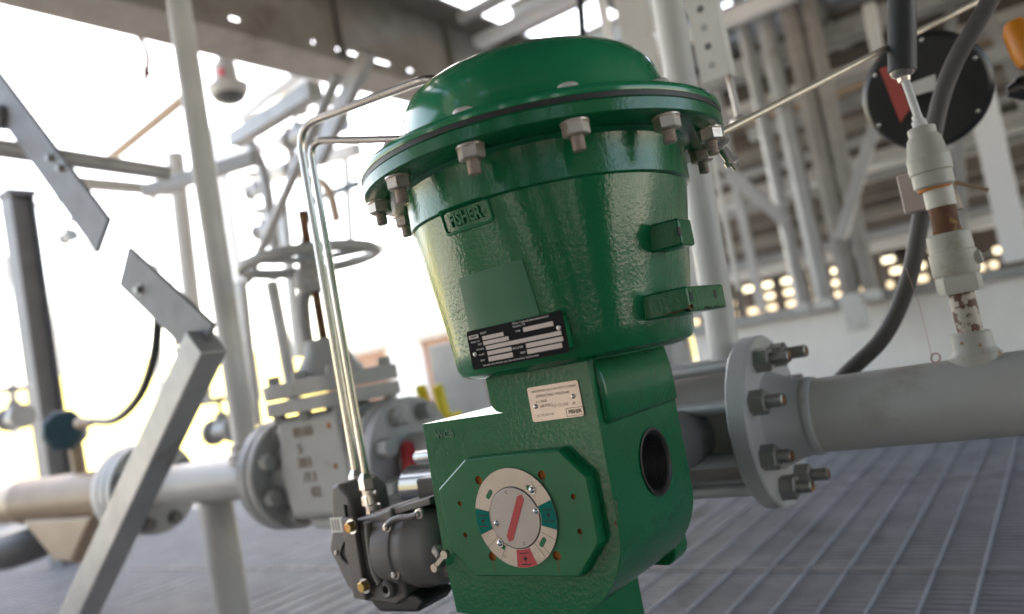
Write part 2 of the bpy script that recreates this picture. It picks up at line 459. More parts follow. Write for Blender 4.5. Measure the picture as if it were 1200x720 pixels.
for a in ((.02, .12, .125, .22),): fld(*a, name='logo_field')
def nmap(u0, v0, y=YL-.0001):
    return lambda u, v, h: Vector((nx0+nw*u0+u, y-h, nz1-nh*v0+v))
NT = [('FISHER', .072, .17, .0030, 'ink', 'CENTER', YL-.0004), ('BODY', .15, .12, .0032, 'white_ink', 'LEFT', 0), ('SERIAL NO', .03, .30, .0026, 'white_ink', 'LEFT', 0), ('SIZE', .105, .385, .0028, 'white_ink', 'LEFT', 0), ('RATING', .08, .51, .0028, 'white_ink', 'LEFT', 0), ('SHAFT', .09, .65, .0028, 'white_ink', 'LEFT', 0), ('SEAT', .10, .80, .0028, 'white_ink', 'LEFT', 0),
      ('Fisher Controls International LLC', .50, .055, .0034, 'white_ink', 'LEFT', 0), ('Houston, TX', .50, .13, .0030, 'white_ink', 'LEFT', 0), ('TYPE', .515, .26, .0030, 'white_ink', 'LEFT', 0), ('BALL/DISK', .46, .655, .0030, 'white_ink', 'LEFT', 0), ('SEAT', .53, .80, .0030, 'white_ink', 'LEFT', 0), ('FOR AND WITH SPECIFIED AND TRIM AND PRODUCT CERTIFICATION', .12, .935, .0023, 'white_ink', 'LEFT', 0)]
for t, u, v, s_, mm_, al, yy in NT:
    text_on('lettering', t, s_, nmap(u, v, yy or YL), mm_, npl, extrude=.00012, bold=.00004, align=al)
def rivet(x, y, z, r, parent, m='rivet_glint', name='rivet'):
    mb = MB(); mb.lathe((x, y, z), (0, -1, 0), [(0, r), (r*.35, r*.92), (r*.65, r*.65), (r*.8, r*.25)], 16); return mb.obj(name, m, parent, smooth=60)
rivet(nx0+nw*.055, YL, nz1-nh*.61, .0026, npl); rivet(nx0+nw*.945, YL, nz1-nh*.385, .0026, npl)

# --- silver data plate on the neck
SP = [at(u, v, 1, YF) for u, v in ((618, 455), (678, 445), (685, 487), (626, 495))]
sx0 = (SP[0].x+SP[3].x)/2; sx1 = (SP[1].x+SP[2].x)/2; sz1 = (SP[0].z+SP[1].z)/2; sz0 = (SP[2].z+SP[3].z)/2
spl = plate('data_plate', (sx0+sx1)/2, (sz0+sz1)/2, sx1-sx0, sz1-sz0, YF-.0003, .0012, 'plate_silver', act, .0025)
sw, sh = sx1-sx0, sz1-sz0; YS = YF-.0016
def smap(u0, v0, y=YS): return lambda u, v, h: Vector((sx0+sw*u0+u, y-h, sz1-sh*v0+v))
for t, u, v, s_ in (('MAXIMUM ALLOWABLE CASING', .08, .14, .0040), ('OPERATING PRESSURE', .15, .29, .0044), ('4.1 BAR', .12, .44, .0046), ('60 PSIG', .20, .58, .0050), ('TO CLOSE   30', .42, .62, .0048), ('ACTUATOR', .10, .84, .0042)):
    text_on('lettering', t, s_, smap(u, v), 'brown_ink', spl, extrude=.0001, align='LEFT')
mb = MB(); bw = (sx0+sw*.845, sz1-sh*.85)
for lo, hi in (((-.011, -.0045), (.011, -.0040)), ((-.011, .0040), (.011, .0045)), ((-.011, -.004), (-.0105, .004)), ((.0105, -.004), (.011, .004))):
    mb.box((bw[0]+lo[0], YS-.0002, bw[1]+lo[1]), (bw[0]+hi[0], YS, bw[1]+hi[1]))
mb.obj('logo_outline', 'ink', spl, smooth=0)
text_on('lettering', 'FISHER', .0055, lambda u, v, h: Vector((bw[0]+u, YS-h, bw[1]+v)), 'ink', spl, extrude=.0001, bold=.0002)
rivet(sx0+sw*.11, YS, sz1-sh*.56, .0027, spl, 'stainless'); rivet(sx0+sw*.865, YS, sz1-sh*.43, .0027, spl, 'stainless')
# faint raised casting letters at the housing's top left
text_on('cast_letters', 'WCB', .0125, lambda u, v, h: Vector((-.106+u, YF-h-.0004, .0965+v)), 'green_label', act, extrude=.0006, bold=.0005)
text_on('cast_letters', 'PACI', .0105, lambda u, v, h: (lambda q: Vector((q[0], cone_y(q[0], q[1])-h, q[1])))((.148+u-.03, .274+v)), 'green_plate', act, extrude=.0005, bold=.0003)

# --- octagon cover plate with the position dial
YP = -.556; KP = 1.0233
def PX(x): return CAM.x+(x-CAM.x)*KP
def PZ(z): return CAM.z+(z-CAM.z)*KP
oct_ = [(PX(x), PZ(z)) for x, z in ((-.056, .0665), (.071, .0665), (.0985, .037), (.0985, -.029), (.068, -.0625), (-.070, -.0625), (-.1025, -.030), (-.1025, .036))]
mb = MB()
oc = [mb.bm.verts.new((x, YP, z)) for x, z in oct_]
OX_, OZ_ = PX(0), PZ(0)
def grow(k): return [mb.bm.verts.new((OX_+(x-OX_)*(1+k/.1), 0, OZ_+(z-OZ_)*(1+k/.068))) for x, z in oct_]
o1 = grow(.0018); o2 = grow(.0026)
for v in o1: v.co.y = YP+.0016
for v in o2: v.co.y = YF-.002
o3 = grow(.0030)
for v in o3: v.co.y = YF+.001
mb.skin(oc, o1); mb.skin(o1, o2); mb.skin(o2, o3); mb.cap(oc, True); mb.cap(list(o3))
cover = mb.obj('cover_plate', 'green_plate', act, smooth=20)
holes = [(PX(x), PZ(z), r) for x, z, r in [(x, z, .0052) for x in (-.0415, .0452) for z in (-.042, .0435)] + [(x, z, .0030) for x in (-.0755, .0795) for z in (-.0172, .0190)]]
cut = MB()
for x, z, r in holes: cut.lathe((x, YP-.005, z), (0, 1, 0), [(0, r), (.0095, r)], 20)
boolean(cover, cut); flatten(cover, 18)
for x, z, r in holes:
    mb = MB(); X, Y, Z = mb._frame((0, 1, 0)); prev = None
    for t, rr in ((.0006, r*.985), (.0042, r*.985), (.0043, .0003)):
        rg = mb.ring(Vector((x, YP+t, z)), X, Y, rr, 20)
        if prev: mb.skin(prev, rg)
        prev = rg
    mb.obj('rusty_bolt_hole', 'rust', cover)
mb = MB(); rc = random.Random(11)
tz, tt, nn = Vector((0, 0, 1)), Vector((1, 1, 0)).normalized(), Vector((1, -1, 0)).normalized()
for k in range(26):
    z = (-.019+rc.random()*.026) if k < 18 else (-.018+rc.random()*.09)
    s_ = (.0008+.0018*rc.random())*(1 if k < 18 else .45)
    c = Vector((.1085-.00132, YF+.00132, z))+tt*(rc.random()-.5)*.003
    V0 = []; V1 = []
    for a in [q*.7 for q in range(9)]:
        o_ = tt*s_*math.cos(a)*(.6+.5*rc.random()) + tz*s_*2.2*math.sin(a)*(.6+.5*rc.random())
        V0.append(mb.bm.verts.new(c+o_-nn*.001)); V1.append(mb.bm.verts.new(c+o_+nn*.00025))
    mb.skin(V0, V1); mb.cap(V1); mb.cap(V0, True)
mb.obj('chipped_edge', mat('bare_chipped_metal', (.20, .17, .12), .6, rust=((.17, .075, .035), .5, 90)), act, smooth=0)
for x, z, r in holes:
    mb = MB(); L_ = r*(2.2+1.5*rc.random())
    mb.prism([(x-r*.45, z-r*.9), (x-r*.15, z-r-L_), (x+r*.2, z-r-L_*.9), (x+r*.5, z-r*.9)], YP-.00012, YP+.0005); mb.obj('rust_run', 'rust_run', cover, smooth=0)
# dial
DX, DZ = PX(.0012), PZ(.0004)
def annulus(name, r0, r1, y0, y1, a0, a1, m, parent, n=64, cx=DX, cz=DZ):
    mb = MB(); full = abs(a1-a0) >= 359.9; k = n if full else max(3, int(n*abs(a1-a0)/360))
    V = []
    for i in range(k if full else k+1):
        a = math.radians(a0+(a1-a0)*i/k); c, s_ = math.cos(a), math.sin(a)
        V.append([mb.bm.verts.new((cx+r*c, y, cz+r*s_)) for r, y in ((r0, y0), (r1, y0), (r1, y1), (r0, y1))])
    for i in range(k):
        mb.skin(V[i], V[(i+1) % len(V)])
    if not full: mb.cap(V[0], True); mb.cap(V[-1])
    return mb.obj(name, m, parent, smooth=35)
dial = annulus('position_dial', .0350, .0555, YP-.0003, YP-.0022, 0, 360, 'dial_grey', act, 96)
disc = MB().lathe((DX, YP-.0008, DZ), (0, -1, 0), [(0, .0339), (.0020, .0339), (.0024, .0334)], 72).obj('dial_disc', 'dial_disc', dial, smooth=30)
annulus('dial_gap', .0335, .0356, YP-.0001, YP-.0010, 0, 360, 'ink', dial, 72)
def pa(u, v):
    q = at(500+u/4, 520+v/4, 1, YP-.002); return math.degrees(math.atan2(q.z-DZ, q.x-DX)), math.hypot(q.x-DX, q.z-DZ)
YD = YP-.0022
aR = pa(575, 335)[0]; aL = pa(270, 362)[0]; aB = pa(463, 535)[0]
for nm, a, w, m in (('teal_sector', aR, 17, 'dial_teal'), ('teal_sector', aL, 16, 'dial_teal'), ('red_sector', aB, 14.5, 'dial_red')):
    sec = annulus(nm, .0356, .0553, YD, YD-.0002, a-w, a+w, m, dial, 96)
    ca, sa = math.cos(math.radians(a)), math.sin(math.radians(a))
    mb = MB()
    for rr in (.0400, .0495):   # two black ticks across and an arrow
        pass
    ux, uz = (0, 1) if nm == 'teal_sector' else (1, 0)
    c = Vector((DX+.0457*ca, YD-.0002, DZ+.0457*sa))
    for k in (-1, 1):
        o = Vector((0, 0, .0062*k)); mb.box(c+o+Vector((-.0062, -.0001, -.0006)), c+o+Vector((.0062, 0, .0006)))
    mb.prism([(c.x-.003, c.z), (c.x, c.z-.0024), (c.x+.003, c.z), (c.x, c.z+.0024)], c.y-.0001, c.y)
    mb.box(c+Vector((-.0004, -.0001, -.004)), c+Vector((.0004, 0, .004)))
    mb.obj('arrow_mark', 'ink', sec, smooth=0)
mb = MB()
for a in (aB-14.5, aB+14.5, aB-38, aB+38, aB-60, aB+57, aR-17, aL+16, aB+30):
    ca, sa = math.cos(math.radians(a)), math.sin(math.radians(a))
    mb.beam((DX+.0357*ca, YD-.00005, DZ+.0357*sa), (DX+.0552*ca, YD-.00005, DZ+.0552*sa), .0004, .0002, up=(0, 1, 0))
mb.obj('scale_lines', 'ink', dial, smooth=0)
def slot(u, v, name='slot', m='green_plate'):
    a, r = pa(u, v); a = math.radians(a); c = Vector((DX+r*math.cos(a), YD, DZ+r*math.sin(a)))
    t = Vector((-math.sin(a), 0, math.cos(a)));  n = Vector((math.cos(a), 0, math.sin(a)))
    mb = MB(); P = [(c.x+t.x*p+n.x*q, c.z+t.z*p+n.z*q) for p, q in rrect(.0062, .0028, .0026, 4)]
    mb.prism(P, YD-.0003, YD); return mb.obj(name, m, dial, smooth=0)
slot(294, 238); slot(487, 215); slot(545, 462); slot(350, 476)
def screw(u, v, r, parent):
    q = at(500+u/4, 520+v/4, 1, YP-.004)
    mb = MB(); mb.lathe((q.x, YD-.0002, q.z), (0, -1, 0), [(0, r*1.25), (.0007, r*1.25), (.0007, r), (r*.4, r*.95), (r*.75, r*.6), (r*.85, r*.3), (r*.6, r*.28), (r*.55, .0001)], 18); mb.obj('screw', 'chrome', parent, smooth=45)
for u, v, r in ((491, 219, .0036), (341, 469, .0036), (508, 318, .0034), (325, 375, .0034)): screw(u, v, r, dial)
# red pointer bar
p0 = at(500+445/4, 520+238/4, 1, YP-.003); p1 = at(500+387/4, 520+460/4, 1, YP-.003)
d = (p1-p0).normalized(); nrm = Vector((-d.z, 0, d.x)); wv = .0046
P = [p0+d*.003, p0+d*.010+nrm*0, ][:0]
pts = [p0, p0+d*.0045+nrm*wv, p1-d*.0045+nrm*wv, p1, p1-d*.0045-nrm*wv, p0+d*.0045-nrm*wv]
mb = MB(); mb.prism([(q.x, q.z) for q in pts], YP-.0036, YP-.0030); mb.obj('pointer', 'dial_red', dial, smooth=0)
for (u, v) in ((372, 228), (459, 470)):
    q = at(500+u/4, 520+v/4, 1, YP-.0032); text_on('letter', 'C', .0052, (lambda q: lambda u, v, h: Vector((q.x+u, YP-.0033-h, q.z+v)))(q), 'ink', dial, extrude=.0001)
# --- lugs on the right of the cone, holes in their right faces
LX = .222
def lug(xa, y0, y1, z0, z1, holes_):
    mb = MB(); mb.box((xa, y0, z0), (LX, y1, z1)); o = mb.obj('lug', 'green', act, bevel=.003, seg=3)
    for u, v in holes_:
        q = at(u, v, 0, LX)
        mb = MB(); V0 = []; V1 = []
        for p, r in rrect(.0035, .0048, .003, 4):
            V0.append(mb.bm.verts.new((LX-.001, q.y+p, q.z+r))); V1.append(mb.bm.verts.new((LX+.0004, q.y+p, q.z+r)))
        mb.skin(V0, V1); mb.cap(V1); mb.cap(V0, True); mb.obj('lug_hole', 'ink', o, smooth=0)
    return o
lug(.150, -.500, -.464, .2535, .2825, ((796, 271),))
lg = lug(.140, -.515, -.409, .1835, .2105, ((810, 348), (838, 345)))
mb = MB(); rc = random.Random(3)
for k in range(9):
    x = LX-.024+rc.random()*.022; s_ = .0012+rc.random()*.003
    mb.prism([(x+s_*1.7*math.cos(a)*(.7+.5*rc.random()), .1848+abs(s_*.8*math.sin(a))) for a in [i*.7 for i in range(9)]], -.5154, -.513)
for k in range(12):
    y = -.513+rc.random()*.09; s_ = .0012+rc.random()*.0028
    if k > 8: y = -.512+.006*rc.random()
    V0 = []; V1 = []
    for a in [i*.7 for i in range(9)]:
        p, r = s_*1.8*math.cos(a)*(.7+.5*rc.random()), abs(s_*(2.2 if k > 8 else .9)*math.sin(a))
        V0.append(mb.bm.verts.new((LX-.002, y+p, .1848+r))); V1.append(mb.bm.verts.new((LX+.0004, y+p, .1848+r)))
    mb.skin(V0, V1); mb.cap(V1); mb.cap(V0, True)
mb.obj('chipped_paint', 'rust_dark', lg, smooth=0)

# ================================================================== POSITIONER
pos = thing('valve_positioner', (-.30, -.46, -.12), 'dark grey die-cast positioner with gold bolts fixed to the left of the green housing', 'positioner')
mb = MB(); mb.prism([(-.348, -.125), (-.285, -.129), (-.262, -.118), (-.262, .004), (-.29, -.002), (-.352, -.012)], -.50, -.415)
mb.obj('body', 'gunmetal', pos, bevel=.005, seg=3)
CX = Vector((-.268, -.462, -.058))
mb = MB(); mb.lathe(CX, (1, 0, 0), [(-.03, .057), (0, .057), (.004, .056), (.006, .0535), (.016, .053), (.019, .056), (.028, .056), (.033, .0535), (.055, .051), (.068, .046), (.075, .036), (.0765, .030), (.0765, .001)], 56)
cap = mb.obj('round_cover', 'gunmetal_cover', pos, smooth=35)
for i in range(4):  # embossed ribs on the cap's face
    mb = MB(); mb.box((CX.x+.0765, CX.y-.016, CX.z+.010-.0065*i), (CX.x+.0785, CX.y+.016-.003*i, CX.z+.013-.0065*i)); mb.obj('raised_mark', 'gunmetal_cover', cap, bevel=.0005)
mb = MB(); mb.lathe(CX+Vector((.07, -.018, -.026)), (1, 0, 0), [(0, .012), (.016, .0115), (.018, .008), (.018, .001)], 24); mb.obj('spindle_boss', 'gunmetal', pos)
# vertical front straps with bolts
mb = MB(); mb.prism([(-.357, -.118), (-.331, -.121), (-.329, -.006), (-.356, -.004)], -.510, -.50); mb.obj('front_strap', 'gunmetal', pos, bevel=.003)
for u, v in ((411.5, 617.5), (427, 687)):
    q = at(u, v, 1, -.512)
    mb = MB(); mb.lathe((q.x, -.510, q.z), (0, -1, 0), [(0, .0105), (.0018, .0105)], 24); mb.obj('washer', 'chrome', pos)
    mb = MB(); mb.hexa((q.x, -.5118, q.z), (0, -1, 0), .0135, .0075, .15, ph=.3); mb.obj('bolt', 'brass', pos, smooth=25)
for u, v, r, yy in ((452, 619, .0042, -.5145), (489, 603, .0042, -.5125), (462, 674, .0045, -.5125)):
    q = at(u, v, 1, yy)
    mb = MB(); mb.lathe((q.x, yy+.006, q.z), (0, -1, 0), [(0, r*1.6), (.004, r*1.6), (.0045, r), (.008, r), (.0095, r*.6), (.0095, .0001)], 18); mb.obj('screw', 'stainless', pos)
# curved relief rib on the cover between the two upper screws
mb = MB(); pts_ = [at(u, v, 1, -.513) for u, v in ((452, 619), (458, 611), (468, 607), (479, 606), (489, 603))]
mb.spline(pts_, .0042, 10); mb.obj('curved_rib', 'gunmetal', pos, smooth=60)
mb = MB(); pts_ = [at(u, v, 1, -.509) for u, v in ((431, 612), (434, 640), (439, 668), (446, 684))]
mb.spline(pts_, .0055, 10); mb.obj('edge_rib', 'gunmetal', pos, smooth=60)
mb = MB(); mb.prism([(-.338, -.112), (-.25, -.116), (-.235, -.125), (-.25, -.140), (-.325, -.142), (-.34, -.130)], -.495, -.43); mb.obj('lower_foot', 'black_matt', pos, bevel=.006, seg=3)
# lower plugged port
mb = MB(); q = at(451, 692, 1, -.512); mb.lathe((q.x, -.47, q.z), (0, -1, 0), [(0, .0135), (.039, .0125), (.042, .0095), (.041, .0055), (.030, .005), (.030, .0002)], 28); mb.obj('port_plug', 'gunmetal', pos)
# rear cover, two halves with wavy seam
mb = MB(); mb.prism([(-.424, -.055), (-.409, -.085), (-.396, -.112), (-.376, -.128), (-.356, -.128), (-.358, .020), (-.378, .040), (-.396, .038), (-.402, .012), (-.406, -.020)], -.485, -.405)
mb.obj('rear_cover', 'gunmetal_cover', pos, bevel=.007, seg=3)
mb = MB(); pts = [at(u, v, 1, -.4865) for u, v in ((404, 592), (406, 608), (407, 625), (400, 645), (402, 655), (416, 668), (420, 685))]
mb.spline(pts, .0022, 8); mb.obj('seam_gasket', 'black_rubber', pos)
for u, v in ((394, 648), (414, 676)):
    q = at(u, v, 1, -.487); mb = MB(); mb.lathe((q.x, -.484, q.z), (0, -1, 0), [(0, .004), (.003, .0038), (.005, .002), (.005, .0001)], 14); mb.obj('screw', 'stainless', pos)
q0 = at(386, 607, 1, -.4868); q1 = at(404, 624, 1, -.4868)
mb = MB(); mb.box((q0.x, -.4866, q1.z), (q1.x, -.486, q0.z)); st = mb.obj('sunlit_patch', 'sunlit_white', pos, smooth=0)  # white patch stands in for a sunlit spot on the cover
mb = MB()
for k in range(3): mb.box((q0.x+.004+.006*k, -.4869, q1.z+.003), (q0.x+.0065+.006*k, -.4866, q0.z-.003))
mb.obj('patch_marks', 'brown_ink', st, smooth=0)
# top plate and black bracket towards the housing
mb = MB(); a = at(425, 606, 1, -.47); b = at(506, 582, 1, -.47)
a = at(409, 611, 1, -.495); b = at(503, 583, 1, -.495)
mb.prism([(a.x, a.z-.010), (b.x, b.z-.010), (b.x, b.z), (a.x, a.z)], -.495, -.41); mb.obj('top_plate', 'gunmetal', pos, bevel=.002)
mb = MB(); mb.box((-.262, -.445, -.075), (-.137, -.40, .030)); mb.obj('bracket', 'black_matt', pos, bevel=.004)
q = at(398, 598, 1, -.5); mb = MB(); c = a.lerp(b, .22); d_ = a.lerp(b, .55); mb.prism([(c.x, c.z+.0004), (d_.x, d_.z+.0004), (d_.x, d_.z+.0014), (c.x, c.z+.0014)], -.487, -.43); mb.obj('silver_label', 'tag_silver', pos, smooth=0)
# wing screw beside the housing
q = at(516, 658, 1, -.556); mb = MB()
mb.lathe((-.205, -.485, q.z-.004), Vector((q.x, q.y, q.z))-Vector((-.205, -.485, q.z-.004)), [(0, .008), (.03, .0075), (.032, .0045), (.078, .0045)], 16)
mb.beam(q+Vector((-.010, 0, -.007)), q+Vector((.010, 0, .008)), .0045, .005)
mb.lathe(q+Vector((.010, .003, .0085)), (0, -1, 0), [(0, .0052), (.006, .0052)], 16); mb.lathe(q+Vector((-.010, .003, -.0075)), (0, -1, 0), [(0, .0056), (.006, .005)], 16)
mb.obj('wing_screw', 'zinc', pos, smooth=40)
# black pressure cylinder behind
bc = thing('black_cylinder', (-.40, -.30, 0), 'glossy black horizontal cylinder lying between the positioner and the green housing', 'cylinder')
mb = MB(); mb.lathe((-.43, -.29, -.008), (1, 0, 0), [(0, .012), (.002, .028), (.012, .036), (.16, .036), (.165, .040), (.18, .040), (.185, .034), (.30, .034)], 40); mb.obj('barrel', 'black_gloss', bc)
mb = MB(); mb.lathe((-.36, -.33, .045), (1, 0, 0), [(0, .010), (.26, .010)], 20); mb.obj('plated_rod', 'chrome', bc)

# --- two stainless tubes
def fitting(p, parent):
    p = Vector(p)
    mb = MB(); mb.lathe(p+Vector((0, 0, -.040)), (0, 0, 1), [(0, .009), (.014, .009), (.014, .0125), (.026, .0125), (.028, .010), (.036, .010), (.037, .0125), (.052, .0125), (.055, .0105), (.060, .0075), (.060, .001)], 6, ph=.4)
    mb.obj('compression_fitting', 'stainless', parent, smooth=30)
TY = -.44
b0 = at(421, 575, 1, TY); t0 = at(350, 160, 1, TY)
tl = thing('stainless_tube', b0, 'taller bright stainless tube bent over towards the top of the green dome', 'tube', 'stainless air tubes')
e0 = at(508, 89, 1, TY); zt = at(352, 147, 1, TY).z
mb = MB(); mb.tube([(b0.x, TY, b0.z), (b0.x, TY, zt), (e0.x+.004, TY, e0.z), (e0.x+.02, TY+.07, e0.z-.03), (XA-.06, YA+.09, .485)], .0062, 16, rad=.045, seg=8); mb.obj('tube_run', 'steel_tube', tl, smooth=60)
fitting((b0.x, TY, b0.z+.012), tl)
TY2 = -.465
b1 = at(432, 575, 1, TY2); zt2 = at(392, 151, 1, TY2).z
tl2 = thing('stainless_tube', b1, 'shorter stainless tube ending at the side of the green dome', 'tube', 'stainless air tubes')
e1 = at(474, 163, 1, TY2+.02)
mb = MB(); mb.tube([(b1.x, TY2, b1.z), (b1.x, TY2, zt2), (e1.x, TY2+.02, e1.z), (e1.x+.05, TY2+.03, e1.z-.008)], .0055, 16, rad=.03, seg=8); mb.obj('tube_run', 'steel_tube', tl2, smooth=60)
fitting((b1.x, TY2, b1.z+.006), tl2)
mb = MB(); q = at(437, 592, 1, -.47); mb.lathe(q+Vector((0, 0, -.006)), (0, 0, 1), [(0, .011), (.006, .011), (.008, .006), (.022, .006), (.024, .009), (.028, .009)], 18)
mb.lathe(q+Vector((.002, 0, .018)), (1, 0, 0), [(-.008, .004), (.012, .004)], 12); mb.obj('bleed_fitting', 'stainless', pos)
# tube leaving the rim on the right, upper right of the frame
a = at(843, 157, 1, -.33); b = at(1145, 2, 1, .25)
tr = thing('instrument_tube', a, 'thin brass-coloured tube running from the green rim up to the top right', 'tube')
mb = MB(); mb.tube([a, b, b+(b-a)*.4], .0048, 12); mb.obj('tube_run', mat('brassy_tube', (.62, .53, .41), .35, metal=.35), tr, smooth=60)
mb = MB(); mb.hexa(a+Vector((-.012, 0, -.012)), (.9, 0, .4), .016, .02, .15); mb.lathe(a+Vector((.0, 0, -.02)), (.4, .1, -1), [(0, .006), (.016, .006), (.016, .009), (.022, .009), (.022, .004), (.03, .004)], 14); mb.obj('elbow_fitting', 'stainless', tr, smooth=30)

# ================================================================== PROCESS PIPE (right), FLANGES, VALVE BODY
RP, RF = .05715, .1377
def bolts8(x, sgn, parent, bc=.108, af=.034, th=.024, stub=.034, r=.0105, m='dull_nut', stubm='rusty_thread', simple=False, back=0):
    for k in range(8):
        a = PI/8 + k*PI/4; c = Vector((x, bc*math.cos(a), bc*math.sin(a)))
        mb = MB(); mb.hexa(c, (sgn, 0, 0), af, th, .12, ph=random.random()*1.0); mb.obj('nut', m, parent, smooth=25)
        if not simple:
            mb = MB(); s_ = stub*(.55+.5*random.random()); mb.thread(c+Vector((sgn*th*.98, 0, 0)), (sgn, 0, 0), s_, r, .003, 16); mb.obj('stud_end', 'dull_nut', parent, smooth=60)
            mb = MB(); mb.lathe(c+Vector((sgn*(th+s_-.0005), 0, 0)), (sgn, 0, 0), [(0, r*.8), (.001, r*.75)], 14); mb.obj('rusty_end', 'rust_dark', parent)
pr_ = thing('process_pipe', (.5, 0, -.06), 'grey steel pipe with bolted flange running right from the green actuator', 'pipe')
mb = MB(); mb.lathe((0, 0, 0), (1, 0, 0), [(.165, RP*1.02), (.185, RP*1.005), (.188, RP), (3.2, RP)], 72); mb.obj('pipe_run', 'grey', pr_, smooth=60)
mb = MB(); mb.lathe((0, 0, 0), (1, 0, 0), [(.086, .10), (.086, RF-.003), (.089, RF), (.114, RF), (.117, RF-.003), (.117, .079), (.121, .0755), (.150, .0635), (.170, RP*1.03), (.1705, .05)], 96)
mb.obj('weld_neck_flange', 'grey_flange', pr_, smooth=35)
mb = MB(); mb.lathe((0, 0, 0), (1, 0, 0), [(.168, RP*1.0), (.171, RP*1.055), (.176, RP*1.075), (.182, RP*1.05), (.186, RP*1.0)], 72); mb.obj('weld_bead', 'grey_flange', pr_, smooth=70)
bolts8(.117, 1, pr_)
vb = thing('wafer_valve', (0, 0, -.12), 'dark grey wafer valve clamped by long studs behind the green housing', 'valve')
mb = MB(); mb.lathe((0, 0, 0), (1, 0, 0), [(-.128, .06), (-.128, .085), (-.12, .088), (.03, .090), (.085, .086), (.0855, .05)], 64); mb.obj('body', 'girder', vb, smooth=35)
mb = MB(); mb.lathe((0, -.08, 0), (0, -1, 0), [(0, .045), (.225, .045)], 32); mb.obj('shaft_housing', 'grey_dark', vb)
for k in range(8):
    a = PI/8+k*PI/4; mb = MB(); mb.cyl((-.128, .108*math.cos(a), .108*math.sin(a)), (.086, .108*math.cos(a), .108*math.sin(a)), .0105, 20); mb.obj('stud', 'stud', vb, smooth=60)
# --- conduit stack on the pipe
XS = .4085
cs = thing('conduit_riser', (XS, 0, .055), 'short riser of grey unions and flaking rusty nipples standing on the grey pipe', 'conduit')
mb = MB(); mb.lathe((XS, 0, 0), (0, 0, 1), [(.045, .034), (.060, .033), (.068, .027), (.070, .0265), (.090, .0255), (.092, .023), (.092, .012)], 36); mb.obj('weld_boss', mat('flaking_grey', (.45, .42, .36), .5, rust=((.28, .17, .08), .6, 60)), cs, smooth=30)
mb = MB(); mb.lathe((XS, 0, 0), (0, 0, 1), [(.088, .0165), (.160, .0165)], 28); mb.obj('nipple', 'stain_rust', cs)
mb = MB(); mb.lathe((XS, 0, 0), (0, 0, 1), [(.148, .012), (.148, .0275), (.152, .0290), (.170, .0290), (.172, .0275), (.176, .0275)], 8, ph=.2); mb.lathe((XS, 0, 0), (0, 0, 1), [(.174, .0285), (.178, .0305), (.206, .0305), (.208, .0285), (.212, .029), (.232, .0280), (.234, .026), (.234, .012)], 36)
mb.lathe((XS+.024, -.006, .192), (1, 0, .1), [(0, .010), (.010, .0095), (.012, .004), (.02, .004)], 16); mb.obj('union', 'riser', cs, smooth=30)
mb = MB(); mb.lathe((XS, 0, 0), (0, 0, 1), [(.230, .0185), (.236, .019), (.243, .0175), (.288, .0175)], 28); mb.obj('nipple', 'rust_dark', cs)
mb = MB(); mb.lathe((XS, 0, 0), (0, 0, 1), [(.272, .0195), (.297, .0195), (.300, .019)], 28); mb.obj('tape_wrap', mat('pale_thread_tape', (.55, .51, .44), .5), cs)
mb = MB(); mb.lathe((XS-.003, 0, 0), (0, 0, 1), [(.301, .013), (.301, .0235), (.304, .0265), (.322, .0265), (.324, .0285), (.345, .0285), (.348, .0265), (.372, .0225), (.378, .0185), (.388, .0185), (.390, .016), (.390, .004)], 28); mb.obj('union', 'riser', cs, smooth=25)
mb = MB(); mb.lathe((XS-.003, 0, 0), (0, 0, 1), [(.2975, .022), (.3008, .022)], 28); mb.obj('rust_ring', 'rust', cs)
mb = MB(); mb.tube([(XS-.003, 0, .388), (XS-.004, 0, .41), (XS-.010, 0, .47)], .0055, 12); mb.lathe((XS-.003, 0, .388), (-.1, 0, 1), [(0, .010), (.012, .0095), (.014, .007), (.02, .007)], 14); mb.obj('cable_end', 'pale_steel', cs)
# small pale square box and lever beside the riser
mb = MB(); q = at(1075, 225, 1, .06); mb.box(q+Vector((-.022, -.012, -.03)), q+Vector((.012, .012, .03))); bx = mb.obj('junction_block', mat('pinkish_plastic', (.42, .34, .31), .5), None, bevel=.003)
tag(bx, 'small pinkish grey block fixed on the grey hose beside the conduit riser', 'connector')
mb = MB(); q = at(1110, 225, 1, .03); mb.lathe(q+Vector((0, 0, -.03)), (-.1, 0, 1), [(0, .016), (.06, .016)], 18); mb.beam(q+Vector((.01, 0, .012)), q+Vector((.05, 0, -.012)), .006, .006); tag(mb.obj('small_valve', 'beige', None, bevel=.001), 'small beige valve with a bent silver lever behind the conduit riser', 'valve')
# black insulated cylinder hanging above
a = at(1057.5, 84, 1, .0); top = at(1056.5, -60, 1, .0)
bk = thing('insulated_cable', a, 'thick black insulated cable hanging down above the conduit riser', 'cable')
mb = MB(); mb.cyl(a, a+(top-a)*3, .0192, 28); mb.obj('sleeve', 'black_rubber', bk)
mb = MB(); mb.lathe(a+Vector((0, 0, .001)), (0, 0, -1), [(0, .017), (.006, .015), (.010, .009), (.016, .008), (.016, .0003)], 20); mb.obj('cut_end', 'stainless', bk)
# grey hose
hp = [at(u, v, 1, .16) for u, v in ((1185, -60), (1160, 0), (1118, 75), (1097, 140), (1080, 250), (1064, 330), (1035, 395), (988, 442))]
hp += [hp[-1]+Vector((-.06, .03, -.05)), hp[-1]+Vector((-.14, .06, -.12))]
mb = MB(); mb.spline(hp, .0135, 18, 10); tag(mb.obj('rubber_hose', 'hose', None, smooth=60), 'thick grey rubber hose curving down behind the conduit riser to the pipe', 'hose')
